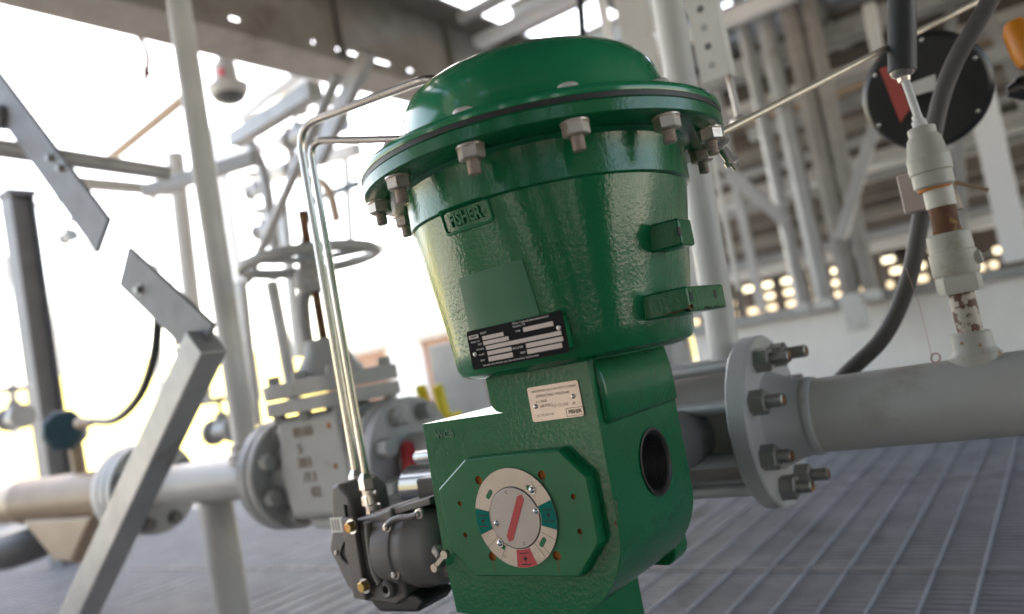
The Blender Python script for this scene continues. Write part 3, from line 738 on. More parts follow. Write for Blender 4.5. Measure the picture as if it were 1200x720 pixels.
# black round housing with red tag
dc = at(1085, 108, 1, .40); nrm = (CAM-dc).normalized(); nrm = (nrm+Vector((-.10, 0, -.12))).normalized()
bd = thing('black_gauge', dc, 'large round black instrument seen from behind with a red tag strip on it', 'gauge')
mb = MB(); mb.lathe(dc, nrm, [(-.05, .098), (-.03, .108), (-.004, .110), (.0, .108), (.006, .104), (.009, .100), (.010, .001)], 64); mb.obj('round_case', 'black_matt', bd, smooth=30)
X, Y, Z = MB()._frame(nrm)
for k in range(6):
    a = k*PI/3+.35; c = dc+X*.095*math.cos(a)+Y*.095*math.sin(a)+Z*.009
    mb = MB(); mb.lathe(c, nrm, [(0, .0045), (.003, .004), (.004, .001)], 12); mb.obj('screw', 'chrome', bd)
def flat(pix, depth, th, name, m, parent):
    mb = MB(); P = [at(u, v, 1, depth) for u, v in pix]; a = [mb.bm.verts.new(q) for q in P]; b = [mb.bm.verts.new(q+Vector((0, th, 0))) for q in P]
    mb.skin(a, b); mb.cap(a, True); mb.cap(b); return mb.obj(name, m, parent, smooth=0)
flat(((1027, 72), (1043, 56), (1066, 128), (1055, 144)), dc.y-.03, .004, 'red_strip', 'red_tag', bd)
flat(((1066, 98), (1096, 87), (1098, 105), (1070, 113)), dc.y-.03, .002, 'white_plate', 'pale_steel', bd)
mb = MB(); mb.lathe(at(1195, 105, 1, .42), (-.9, -.2, 0), [(-.06, .022), (.0, .022), (.006, .018), (.02, .010), (.02, .001)], 24); tag(mb.obj('black_bulb', 'black_gloss', None), 'black rounded instrument end at the right edge below the orange fitting', 'instrument')
mb = MB(); q = at(1204, 50, 1, .35); mb.lathe(q+Vector((0, 0, -.042)), (-.15, 0, 1), [(0, .012), (.006, .02), (.03, .024), (.07, .022), (.085, .014), (.088, .001)], 24); tag(mb.obj('orange_fitting', 'orange', None), 'orange rounded fitting cut off by the right edge', 'fitting')
mb = MB(); q = at(1098, 427, 1, -.02); q.z = .0585
for i in range(1):
    mb.tube([q+Vector((.006*math.cos(a), .006*math.sin(a)-.0, .006+.006*math.sin(a))) for a in [j*.5 for j in range(14)]], .0012, 6, rad=.002)
mb.sweep([q+Vector((-.004, 0, .008)), q+Vector((-.005, .0, .08)), q+Vector((-.012, 0, .14))], .0004, 5)
tag(mb.obj('seal_wire', mat('red_wire', (.48, .30, .26), .5), None), 'little pinkish wire seal lying on the grey pipe near the riser', 'seal')

# ================================================================== LEFT PIPE, GATE VALVE
lp = thing('process_pipe', (-1.6, 0, -.06), 'grey pipe with large bolted flange crossing behind the diagonal brace on the left', 'pipe')
mb = MB(); mb.lathe((0, 0, 0), (1, 0, 0), [(-1.80, RP), (-1.14, RP)], 56); mb.obj('pipe_run', 'grey', lp, smooth=60)
XLF = -1.775
def flange(x0, x1, parent, name='flange', m='grey_flange'):
    mb = MB(); mb.lathe((0, 0, 0), (1, 0, 0), [(x0, .05), (x0, RF-.003), (x0+.003, RF), (x1-.003, RF), (x1, RF-.003), (x1, .05)], 72); return mb.obj(name, m, parent, smooth=35)
flange(XLF-.036, XLF-.003, lp); flange(XLF+.001, XLF+.034, lp)
bolts8(XLF+.034, 1, lp, simple=True, m='grey_dark'); 
flange(-1.142, -1.110, lp)
bolts8(-1.142, -1, lp, simple=True, m='grey_cast')
mb = MB(); mb.lathe((0, 0, 0), (1, 0, 0), [(-1.20, RP), (-1.175, .064), (-1.142, .078)], 48); mb.obj('flange_hub', 'grey_flange', lp)
# branch riser and support leg
vp = thing('vent_pipe', (-1.275, 0, .05), 'slim pale grey vertical pipe rising from the left process pipe past the overhead girder', 'pipe')
mb = MB(); mb.cyl((-1.275, 0, .05), (-1.245, 0, 2.6), .0315, 32); mb.obj('pipe_run', 'pale_steel', vp, smooth=60)
mb = MB(); mb.lathe((-1.275, 0, .04), (0, 0, 1), [(0, .05), (.025, .05), (.03, .042), (.05, .040), (.052, .032)], 32); mb.obj('branch_fitting', 'grey', vp)
sl = thing('support_leg', (-1.45, 0, -.5), 'thick round grey support leg standing under the left process pipe', 'support')
mb = MB(); mb.cyl((-1.45, 0, -.49), (-1.45, 0, -.055), .046, 32); mb.obj('post', 'grey', sl, smooth=60)
mb = MB(); mb.box((-1.53, -.08, -.499), (-1.37, .08, -.485)); mb.obj('base_plate', 'grey', sl, bevel=.002)
# beige vessel section further left
bs = thing('beige_pipe_spool', (-2.2, 0, -.06), 'beige pipe section with a wedge-shaped boss below, far left', 'pipe')
mb = MB(); mb.lathe((0, 0, 0), (1, 0, 0), [(-3.6, .075), (-2.62, .075), (-2.60, .082), (-2.57, .082), (-2.55, .075), (-2.02, .075), (-1.93, .066), (-1.83, .060), (-1.815, .06)], 56); mb.obj('pipe_run', 'beige', bs, smooth=40)
mb = MB(); mb.lathe((0, 0, 0), (1, 0, 0), [(-1.853, .05), (-1.853, RF-.003), (-1.849, RF), (-1.818, RF), (-1.815, RF-.003), (-1.815, .05)], 64); mb.obj('flange', 'pale_steel', bs, smooth=35)
mb = MB(); mb.prism([(-2.52, -.055), (-2.32, -.195), (-2.20, -.205), (-2.02, -.06)], -.062, .062); mb.obj('wedge_boss', 'beige', bs, bevel=.012, seg=3)
mb = MB(); mb.lathe((-2.28, 0, -.22), (0, 0, 1), [(0, .016), (.03, .018)], 18); mb.obj('drain_plug', 'beige', bs)
dp_ = thing('dark_elbow', (-2.75, -.1, -.3), 'dark curved pipe elbow under the beige pipe at the left edge', 'pipe')
mb = MB(); mb.spline([(-3.2, -.05, -.10), (-2.85, -.10, -.16), (-2.62, -.05, -.16), (-2.5, .1, -.12)], .06, 20); mb.obj('elbow', 'grey_dark', dp_)
mb = MB(); mb.lathe((-2.9, -.12, -.16), (1, .1, 0), [(0, .09), (.03, .09)], 32); mb.obj('flange', 'grey_dark', dp_)

gv = thing('gate_valve', (-.91, 0, -.1), 'grey cast gate valve with handwheel and raised letters on its body', 'valve')
XG = -.91
mb = MB(); mb.lathe((0, 0, 0), (1, 0, 0), [(-1.108, .05), (-1.108, RF-.003), (-1.104, RF), (-1.080, RF), (-1.076, RF-.004), (-1.076, .085), (-1.05, .078), (-.78, .078), (-.745, .085), (-.745, RF-.004), (-.741, RF), (-.715, RF), (-.712, RF-.003), (-.712, .05)], 72); mb.obj('body', 'grey_cast', gv, smooth=35)
mb = MB(); mb.prism([(-1.02, -.10), (-.80, -.10), (-.785, .0), (-.80, .14), (-1.02, .14), (-1.035, 0)], -.092, .092); mb.obj('body_chest', 'grey_cast', gv, bevel=.02, seg=4)
mb = MB(); mb.prism([(-.97, -.128), (-.85, -.128), (-.83, -.10), (-.99, -.10)], -.07, .07); mb.obj('bottom_boss', 'grey_cast', gv, bevel=.01)
bolts8(-1.076, 1, gv, simple=True, m='grey_cast', af=.036, th=.03)
bolts8(-.712, 1, gv, simple=True, m='grey_cast', af=.036, th=.034)
for z0, z1 in ((.145, .178), (.182, .218)):
    mb = MB(); P = rrect(.138, .115, .05, 6)
    a = [mb.bm.verts.new((XG+u, v, z0)) for u, v in P]; b = [mb.bm.verts.new((XG+u, v, z1)) for u, v in P]
    mb.skin(a, b); mb.cap(a, True); mb.cap(b); mb.obj('bonnet_flange', 'grey_cast', gv, bevel=.004)
for u, v in ((-.105, -.08), (0, -.09), (.105, -.08), (-.105, .08), (.105, .08), (0, .09)):
    mb = MB(); mb.hexa((XG+u, v, .218), (0, 0, 1), .028, .02); mb.obj('bonnet_bolt', 'grey_cast', gv, smooth=25); mb = MB(); mb.hexa((XG+u, v, .145), (0, 0, -1), .028, .02); mb.obj('bonnet_nut', 'grey_cast', gv, smooth=25)
mb = MB(); mb.lathe((XG, 0, .215), (0, 0, 1), [(0, .085), (.03, .07), (.06, .05), (.09, .045), (.09, .02)], 36); mb.obj('bonnet', 'grey_cast', gv)
mb = MB()
for s_ in (-1, 1): mb.tube([(XG+s_*.06, 0, .24), (XG+s_*.058, 0, .34), (XG+s_*.05, 0, .41), (XG+s_*.02, 0, .445)], .016, 14, rad=.03)
mb.lathe((XG, 0, .42), (0, 0, 1), [(0, .03), (.02, .045), (.055, .042), (.06, .03)], 28); mb.obj('yoke', 'grey_cast', gv)
mb = MB(); mb.cyl((XG, 0, .28), (XG, 0, .62), .011, 16); mb.obj('stem', 'rust_dark', gv)
ZW = .498
mb = MB(); X, Y = Vector((1, 0, 0)), Vector((0, 1, 0)); n = 72; prev = None; first = None
for i in range(n):
    a = 2*PI*i/n; d = Vector((math.cos(a), math.sin(a), 0)); c = Vector((XG, 0, ZW))+d*.158
    rg = [mb.bm.verts.new(c + d*.012*math.cos(2*PI*j/12) + Vector((0, 0, .013*math.sin(2*PI*j/12)))) for j in range(12)]
    if prev: mb.skin(prev, rg)
    else: first = rg
    prev = rg
mb.skin(prev, first)
mb.lathe((XG, 0, ZW-.02), (0, 0, 1), [(0, .03), (.035, .03), (.04, .024)], 24)
for k in range(3):
    a = k*2*PI/3+.5; d = Vector((math.cos(a), math.sin(a), 0)); mb.beam(Vector((XG, 0, ZW))+d*.02, Vector((XG, 0, ZW))+d*.155, .02, .012)
mb.obj('handwheel', 'grey_cast', gv, smooth=40)
for t, zz, xx in (('0160', .100, 0), ('5', .062, -.02), ('203', .030, -.012), ('/13', -.004, .0), ('02', -.038, .012)):
    text_on('raised_lettering', t, .034, (lambda zz, xx: lambda u, v, h: Vector((XG-.015+xx+u, -.0925-h, zz+v)))(zz, xx), 'brown_ink', gv, extrude=.002)
for zz in (.105, .015):
    mb = MB(); mb.lathe((XG+.075, -.0915, zz), (0, -1, 0), [(0, .007), (.002, .006)], 10); mb.obj('rust_spot', 'rust', gv)
# pipe between gate valve and actuator valve
mp = thing('process_pipe', (-.4, 0, -.06), 'short grey pipe between gate valve and actuator valve, mostly hidden by the positioner', 'pipe')
mb = MB(); mb.lathe((0, 0, 0), (1, 0, 0), [(-.7, RP), (-.15, RP)], 48); mb.obj('pipe_run', 'grey', mp)
flange(-.710, -.678, mp); flange(-.162, -.129, mp)
bolts8(-.678, 1, mp, simple=True, m='grey_cast', af=.036, th=.034)
yl = thing('yellow_lever', (-.9, .35, 0), 'small yellow lever handles behind the gate valve flange', 'lever')
for u in (497, 517):
    a = at(u-4, 455, 1, .35); b = at(u+6, 492, 1, .35); mb = MB(); mb.cyl(a, b, .016, 14); mb.lathe(a, (a-b), [(0, .016), (.008, .012), (.011, .002)], 14); mb.obj('handle', 'yellow', yl)
a = at(503, 492, 1, .36); b = at(525, 492, 1, .36); b.z = a.z; mb = MB(); mb.box((a.x-.02, .34, a.z-.30), (b.x+.03, .39, a.z+.01)); mb.obj('bracket', 'yellow', yl, bevel=.004)
mb = MB(); q = at(489, 535, 1, -.05); mb.lathe(q+Vector((0, 0, -.06)), (-.3, 0, 1), [(0, .025), (.04, .028), (.09, .014), (.10, .002)], 20); tag(mb.obj('red_cap', 'red', None), 'red cap showing beside the left edge of the green housing', 'cap')

# ================================================================== BRACES AND TRANSMITTER
YBr = -.25
def P_(u, v): return at(u, v, 1, YBr)
A0, A1, B0, B1 = P_(-30, 70), P_(122, 277), P_(147, 312), P_(244, 404)
dirv = (B1-A0).normalized()
br = thing('flat_brace', A1, 'upper wide flat grey bar sloping down from left edge, cut off where sunlight whites it out', 'brace')
br2 = thing('flat_brace', B1, 'lower short flat grey bar reaching the slim vent pipe, black cable hanging from it', 'brace')
def barseg(a, b, w, th, name, m, parent, y=YBr):
    mb = MB(); mb.beam(a, b, w, th, up=(0, 1, 0)); return mb.obj(name, m, parent, bevel=.002)
barseg(A0, A1, .104, .012, 'bar', 'bar', br); barseg(B0, B1, .104, .012, 'bar', 'bar', br2)  # gap between the bars stands in for a sunlit, whited-out stretch
for (u, v), prn in (((62, 186), br), ((74, 198), br), ((166, 340), br2)):
    q = P_(u, v); mb = MB(); mb.lathe((q.x, YBr-.005, q.z), (0, -1, 0), [(0, .014), (.002, .014)], 18); mb.hexa((q.x, YBr-.007, q.z), (0, -1, 0), .018, .010); mb.obj('bolt', 'dull_nut', prn, smooth=25)
mb = MB(); q = P_(4, 138); mb.lathe(q+Vector((0, .02, 0)), (0, -1, 0), [(0, .035), (.04, .035), (.042, .025), (.05, .022)], 24); mb.obj('pivot_bolt', 'grey_dark', br)
sb = thing('square_brace', P_(95, 716), 'square grey steel tube sloping down to the left in front of the pipe flange', 'brace')
a = P_(250, 385); b = P_(95, 716); dv = (b-a).normalized()
mb = MB(); mb.beam(a+dv*.035, b+dv*.30, .074, .066, up=(0, 1, 0)); mb.obj('tube', 'grey_steel', sb, bevel=.006)
tr_ = thing('transmitter', at(80, 505, 1, 0), 'teal blue instrument head on a short stem above the beige pipe', 'instrument')
q = at(78, 505, 1, 0)
mb = MB(); mb.lathe(q, (.75, -.65, .1), [(-.06, .04), (-.05, .058), (0, .062), (.012, .062), (.016, .070), (.04, .070), (.05, .056), (.052, .002)], 8, ph=.3); mb.obj('head', 'teal', tr_, bevel=.004)
mb = MB(); mb.cyl((q.x+.01, .02, .07), (q.x+.005, .02, q.z-.05), .022, 18); mb.obj('stem', 'beige', tr_)
mb = MB(); c1 = at(97, 496, 1, -.02); mb.lathe(c1, (1, -.1, -.06), [(-.03, .018), (.02, .018), (.03, .013), (.07, .012)], 14); mb.obj('cable_gland', 'beige', tr_)
mb = MB(); mb.spline([c1+Vector((.05, 0, 0)), at(135, 492, 1, -.12), at(163, 465, 1, -.16), at(180, 420, 1, -.2), at(185, 372, 1, -.22), at(180, 345, 1, -.22)], .011, 12); tag(mb.obj('black_cable', 'black_rubber', None, smooth=60), 'black cable curving from the teal instrument up to the flat brace', 'cable')

# ================================================================== LEFT BACKGROUND STEELWORK
def ipost(name, u0, v0, u1, v1, y, w, label, cat, m='grey_steel', group=None):
    a = at(u0, v0, 1, y); b = at(u1, v1, 1, y); z0 = -.5
    x = (a.x+b.x)/2
    o = thing(name, (x, y, z0), label, cat, group)
    mb = MB()
    mb.box((x-w/2, y-w/2, z0), (x+w/2, y-w/2+w*.08, a.z)); mb.box((x-w/2, y+w/2-w*.08, z0), (x+w/2, y+w/2, a.z)); mb.box((x-w*.05, y-w/2+w*.082, z0), (x+w*.05, y+w/2-w*.082, a.z))
    mb.obj('section', m, o)
    mb = MB(); mb.box((x-w*.6, y-w*.6, a.z), (x+w*.6, y+w*.6, a.z+.03)); mb.obj('cap_plate', m, o)
    return o
ipost('steel_column', 30, 225, 50, 520, .9, .14, 'dark grey steel column behind the teal instrument at far left', 'column', m='bar')
def rod(name, pts, r, m, label, cat, rad=.05, group=None):
    mb = MB(); mb.tube(pts, r, 16, rad=rad); return tag(mb.obj(name, m, None, smooth=60), label, cat, group)
hb0 = at(-60, 172, 2, 1.2)
rod('cross_pipe', [at(-40, 168, 2, 1.05), at(195, 203, 2, 1.05)], .028, 'grey_steel', 'grey pipe crossing level behind the flat brace at upper left', 'pipe')
rod('tall_pipe', [at(205, 180, 1, 1.2), at(238, 470, 1, 1.2)], .048, 'pale_steel', 'pale vertical pipe behind the slim vent pipe on the left', 'pipe')
rod('sloping_rail', [at(130, 185, 1, 1.6), at(222, 110, 1, 1.6)], .036, 'beige', 'beige rail sloping up behind the flat brace', 'rail')
rod('drop_pipe', [at(292, 165, 1, 1.3), at(310, 200, 1, 1.3), at(325, 310, 1, 1.3)], .03, 'grey_steel', 'grey drop pipe to the right of the slim vent pipe', 'pipe', .1)
rod('drop_pipe', [at(318, 330, 1, 1.0), at(345, 470, 1, 1.0)], .032, 'grey_steel', 'grey vertical pipe behind the gate valve yoke', 'pipe')
rod('sloped_beam', [at(395, 90, 1, .9), at(290, 330, 1, .9)], .022, 'grey_steel', 'thin grey strut sloping down behind the stainless tubes', 'strut')
mb = MB(); mb.beam(at(432, 60, 1, 1.2), at(372, 190, 1, 1.2), .07, .05, up=(0, 1, 0)); tag(mb.obj('angle_strut', 'grey_steel', None, bevel=.004), 'broad pale strut slanting below the overhead girder', 'strut')
mb = MB(); mb.beam(at(275, 165, 2, 1.25), at(370, 105, 2, 1.25), .06, .06); tag(mb.obj('roof_beam', 'grey_steel', None, bevel=.004), 'short grey beam slanting up to the overhead girder', 'beam')
mb = MB(); mb.beam(at(170, 225, 2, 1.1), at(300, 185, 2, 1.1), .05, .05); tag(mb.obj('roof_beam', 'grey_steel', None, bevel=.004), 'grey beam just behind the slim vent pipe, pointing right', 'beam')
lmp = thing('hanging_lamp', at(265, 75, 1, 1.1), 'dark-bottomed round lamp with a red spot hanging below the overhead girder', 'lamp')
q = at(268, 108, 1, 1.1)
mb = MB(); mb.lathe(q+Vector((0, 0, -.02)), (0, 0, 1), [(0, .05), (.0, .085), (.03, .10), (.05, .10), (.07, .06), (.16, .055), (.17, .03), (.45, .02)], 32); mb.obj('shade', 'pale_steel', lmp)
mb = MB(); mb.lathe(q+Vector((0, 0, -.021)), (0, 0, -1), [(0, .08), (.02, .07), (.035, .04), (.038, .001)], 28); mb.obj('glass', 'grey_dark', lmp)
mb = MB(); mb.lathe(q+Vector((.05, -.06, .07)), (0, -1, 0), [(0, .022), (.01, .02)], 14); mb.obj('red_spot', 'red', lmp)
mb = MB(); mb.spline([at(160, 38, 1, 1.0), at(173, 65, 1, 1.0), at(170, 95, 1, 1.0)], .016, 8); mb.lathe(at(171, 80, 1, 1.0), (0, .1, -1), [(0, .02), (.04, .02)], 12); tag(mb.obj('hook', 'rust_dark', None), 'small brown hook hanging from the girder at upper left', 'hook')
# cluster of little valves far left behind the posts
def small_valve(u, v, y, s, label, group):
    c = at(u, v, 1, y); o = thing('small_valve', c, label, 'valve', group)
    mb = MB(); mb.lathe(c+Vector((-s, 0, 0)), (1, 0, 0), [(0, s*.7), (s*.25, s*.7), (s*.3, s*.4), (s*.7, s*.5), (s*1.3, s*.5), (s*1.7, s*.4), (s*1.75, s*.7), (s*2, s*.7)], 20); mb.lathe(c, (0, 0, 1), [(0, s*.4), (s*.9, s*.35), (s, s*.12), (s*1.8, s*.12)], 14); mb.obj('body', 'grey_steel', o)
    mb = MB(); mb.lathe(c+Vector((0, 0, s*1.5)), (0, 0, 1), [(0, s*.9), (s*.12, s*.95), (s*.25, s*.9)], 24); mb.obj('handwheel', 'grey_steel', o)
small_valve(80, 278, 1.5, .07, 'little grey valve left of the tall pale pipe, beside the flat brace end', 'little valves')
small_valve(18, 490, .5, .09, 'grey valve with a handwheel at the left edge near the teal instrument', 'little valves')
small_valve(262, 505, .45, .07, 'grey valve with a handwheel directly behind the vent pipe foot', 'little valves')
small_valve(310, 270, 2.0, .08, 'little valve behind the slim strut left of the big handwheel', 'little valves')
small_valve(348, 195, 2.2, .09, 'little valve under the girder between vent pipe and stainless tubes', 'little valves')
def bgbar(u0, v0, u1, v1, y, w, m, label, ax=1, cat='beam'):  # white and pale colours stand in for sun on this steelwork
    mb = MB(); mb.beam(at(u0, v0, ax, y), at(u1, v1, ax, y), w, w*.8, up=(0, 1, 0) if ax == 1 else (0, 0, 1)); return tag(mb.obj('background_beam', m, None, bevel=.004), label, cat, 'steelwork behind the left pipes')
bgbar(60, 212, 200, 224, 1.15, .05, 'pale_steel', 'pale level beam just under the grey cross pipe on the left', ax=2)
bgbar(225, 200, 330, 165, 2.4, .07, 'white_and_sunlit', 'beam whitened as if sunlit, crossing right behind the slim vent pipe at mid height')
bgbar(252, 150, 300, 470, 2.6, .09, 'white_and_sunlit', 'broad upright whitened as if sunlit between the vent pipe and the handwheel', cat='upright')
bgbar(283, 140, 380, 62, 2.2, .05, 'pale_steel', 'thin pale beam rising to the girder right of the hanging lamp')
bgbar(310, 205, 420, 175, 2.6, .09, 'pale_steel', 'pale beam crossing behind the top bends of the stainless tubes')
bgbar(330, 230, 350, 420, 2.4, .07, 'grey_steel', 'grey upright showing left of the handwheel stem', cat='upright')
bgbar(430, 160, 455, 330, 3.2, .05, 'white_and_sunlit', 'slim upright whitened as if sunlit between the stainless tubes and the green rim', cat='upright')
bgbar(100, 235, 130, 470, 3.5, .10, 'white_and_sunlit', 'upright whitened as if sunlit behind the gap between the two flat bars', cat='upright')
bgbar(0, 250, 70, 235, 2.5, .06, 'white_and_sunlit', 'beam end whitened as if sunlit at the far left edge behind the steel column')
bgbar(5, 300, 20, 540, 2.5, .08, 'pale_steel', 'pale upright at the very left edge', cat='upright')
bgbar(282, 330, 300, 500, 1.3, .06, 'grey_steel', 'grey upright right behind the vent pipe foot', cat='upright')
rod('bent_pipe', [at(395, 260, 1, 2.2), at(385, 215, 1, 2.2), at(345, 205, 1, 2.2), at(338, 150, 1, 2.2)], .035, 'beige', 'beige bent pipe in the steelwork left of the stainless tubes', 'pipe', .12)
rod('bent_pipe', [at(420, 215, 1, 2.6), at(365, 235, 1, 2.6), at(352, 300, 1, 2.6)], .03, 'teal', 'bluish bent pipe in the steelwork behind the stainless tubes', 'pipe', .12)
bgbar(300, 118, 425, 70, 2.6, .07, 'pale_steel', 'pale beam under the girder, the upper one of two behind the hanging lamp')
bgbar(255, 228, 335, 205, 3.0, .06, 'pale_steel', 'short pale beam at the foot of the grey drop pipe')
bgbar(180, 215, 188, 480, 3.0, .07, 'pale_steel', 'pale upright left of the tall pale pipe, behind the lower flat bar', cat='upright')
bgbar(405, 180, 412, 300, 3.0, .05, 'grey_steel', 'grey upright just right of the stainless tubes', cat='upright')
bgbar(40, 60, 150, 150, 4.0, .05, 'white_and_sunlit', 'thin strut whitened as if sunlit in the open sky at far upper left', cat='strut')
bgbar(60, 300, 75, 440, 4.5, .12, 'pale_steel', 'pale upright right of the dark steel column', cat='upright')
small_valve(350, 160, 2.0, .10, 'round-bodied valve under the girder, upper of the pair beside the broad strut', 'little valves')
small_valve(388, 148, 2.4, .11, 'valve nearest the stainless tube bend under the girder', 'little valves')
small_valve(300, 225, 2.4, .08, 'little valve where the grey drop pipe bends', 'little valves')
rod('thin_conduit', [at(200, 330, 1, .8), at(214, 480, 1, .8)], .012, 'beige', 'thin beige conduit running down left of the tall pale pipe', 'conduit')
# grey column right behind the actuator, left of it
mb = MB(); q = at(542, 420, 1, .75); mb.box((q.x-.10, .70, -.5), (q.x+.115, .80, q.z+.06)); cl = tag(mb.obj('grey_pedestal', 'grey_steel', None, bevel=.005), 'plain grey pedestal seen in the gap under the green cone on its left', 'pedestal')

# ================================================================== OVERHEAD GIRDER AND DECK
XGd, ZGd = -2.02, 1.6
gd = thing('overhead_girder', (XGd, 1, ZGd), 'deep brown-grey steel girder overhead along the left edge of the deck', 'girder')
mb = MB(); mb.box((XGd-.02, -2.4, ZGd), (XGd+.20, 4.6, ZGd+.025)); mb.obj('bottom_flange', 'girder', gd)
XW = XGd+.14
s1, s2 = at(392, 57, 0, XW), at(457, 76, 0, XW); zs_ = (s1.z+s2.z)/2
mb = MB(); mb.box((XW-.01, -2.4, ZGd+.0255), (XW+.01, 4.6, zs_-.012))
mb.box((XW-.01, -2.4, zs_+.012), (XW+.01, 4.6, ZGd+.42))
ys_ = [-2.4]
for u0, v0, u1, v1 in ((268, 25, 282, 29), (364, 51, 370, 53), (392, 57, 457, 76), (476, 81, 484, 84), (520, 95, 545, 103)):
    ys_ += [at(u0, v0, 0, XW).y, at(u1, v1, 0, XW).y]
ys_.append(4.6)
for a_, b_ in zip(ys_[::2], ys_[1::2]): mb.box((XW-.01, a_, zs_-.0119), (XW+.01, b_, zs_+.0119))
mb.obj('web', 'girder', gd)
mb = MB(); mb.box((XGd-.02, -2.4, ZGd+.4205), (XGd+.30, 4.6, ZGd+.445)); mb.obj('top_flange', 'girder', gd)
mb = MB()
mb.bm.free()
for k in range(8): mb = MB(); mb.box((XGd+.151, -2+.8*k, ZGd+.026), (XGd+.195, -1.985+.8*k, ZGd+.42)); mb.obj('stiffener', 'girder', gd)
# deck planks along y with gaps that show the sky; joists across
def xbeam(u, v, z, x0, x1, w, h, m, label):
    q = at(u, v, 2, z); mb = MB(); mb.box((x0, q.y-w/2, z-h/2), (x1, q.y+w/2, z+h/2)); return tag(mb.obj('cross_beam', m, None, bevel=.004), label, 'beam', 'cross beams under the deck')
xbeam(800, 45, 1.62, -1.75, .35, .07, .07, 'white_and_sunlit', 'cross beam whitened as if sunlit, running up to the right behind the dome and the perforated channel')  # white on these first two beams stands in for sunlight
xbeam(608, 27, 1.85, -1.7, -.35, .08, .05, 'white_and_sunlit', 'cross beam whitened as if sunlit, just above the left shoulder of the green dome')
xbeam(560, 12, 1.95, -1.7, -.35, .05, .05, 'pale_steel', 'thin pale cross beam near the top edge left of the dome')
xbeam(930, 60, 1.50, -.9, 1.6, .10, .10, 'grey_steel', 'thick grey cross beam at upper right passing behind the brass-coloured tube')
xbeam(1000, 120, 1.15, -.7, 1.9, .06, .07, 'grey_steel', 'grey cross beam level with the black gauge at upper right')
ZD = 2.16
xs = -1.66; i = 0
while xs < 4.5:
    w = .36 if xs > -.5 else .20
    segs = [(-4.0, -3.0), (-2.999, -1.2), (-1.199, .55), (.551, 2.1), (2.101, 3.9)]
    for j, (y0, y1) in enumerate(segs):
        if j == 4 and xs < -.3: continue
        g = random.choice((.0, .01, .03)) if (i+j) % 2 else 0
        mb = MB(); mb.box((xs+g*(xs < -.9), y0, ZD), (xs+w-random.choice((.0, .02, .04))*(xs < -.9), y1, ZD+.03))
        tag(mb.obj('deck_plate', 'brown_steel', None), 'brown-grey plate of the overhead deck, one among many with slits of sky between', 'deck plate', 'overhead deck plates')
    xs += w+(random.choice((.03, .06, .09)) if xs < -.5 else .002); i += 1
for k, yy in enumerate((-1.9, -.9, .1, .9, 1.7, 2.45, 3.2, 4.0)):
    o = thing('deck_joist', (0, yy, 2.0), 'grey channel joist crossing under the overhead deck plates', 'joist', 'overhead joists')
    mb = MB(); mb.box((-1.70, yy-.05, ZD-.012), (3.2, yy+.05, ZD-.001)); mb.box((-1.70, yy-.006, ZD-.15), (3.2, yy+.006, ZD-.0125)); mb.box((-1.70, yy-.05, ZD-.162), (3.2, yy+.05, ZD-.1505)); mb.obj('section', 'pale_steel' if k in (4, 5, 6) else 'grey_steel', o)
for k, xx in enumerate((-1.0, -.35, .3, .95, 1.6)):
    mb = MB(); mb.box((xx-.04, -2.5, ZD-.34), (xx+.04, 4.4, ZD-.165)); tag(mb.obj('deck_stringer', 'grey_dark' if k > 1 else 'grey_steel', None, bevel=.004), 'long stringer under the joists of the overhead deck running away from the camera', 'stringer', 'overhead stringers')

# ================================================================== RIGHT: LOW WALL, RACK, COLUMNS
lw = thing('low_wall', (.5, 3.0, -.5), 'long pale painted low wall across the back on the right', 'wall')
mb = MB(); mb.box((-1.25, 3.0, -.5), (4.5, 3.10, .135)); mb.obj('panel', 'wall_white', lw, bevel=.004)
mb = MB(); mb.box((-1.25, 2.955, .1355), (4.5, 3.13, .185)); mb.obj('coping_rail', 'grey_steel', lw, bevel=.006)
# rack: many level rails behind the wall
rk_lab = 'level brown steel rail of the tall rack above the low wall, one of many alike'
zr = .42; k = 0
while zr < 2.15:
    dz = .085 if k % 2 else .06
    y = 3.7 + .12*(k % 3)
    o = thing('rack_rail', (.5, y, zr), rk_lab, 'rail', 'rack rails')
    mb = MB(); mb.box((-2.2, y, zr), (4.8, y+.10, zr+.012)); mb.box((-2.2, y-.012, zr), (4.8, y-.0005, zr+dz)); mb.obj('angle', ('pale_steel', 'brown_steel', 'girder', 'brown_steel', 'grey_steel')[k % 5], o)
    zr += .095+.025*(k % 2); k += 1
for k, zz in enumerate((.62, .80, .98, 1.16, 1.34, 1.52, 1.70, 1.88, 2.06)):
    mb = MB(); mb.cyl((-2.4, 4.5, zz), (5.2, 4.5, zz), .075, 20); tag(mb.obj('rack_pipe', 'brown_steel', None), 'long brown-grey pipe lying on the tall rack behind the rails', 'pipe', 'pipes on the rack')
for k in range(13):
    xx = -2.0+.5*k; mb = MB(); mb.box((xx-.03, 4.62, -.5), (xx+.03, 4.70, 2.3)); tag(mb.obj('rack_upright', 'brown_steel', None), 'slim upright post at the back of the tall rack', 'post', 'rack uprights')
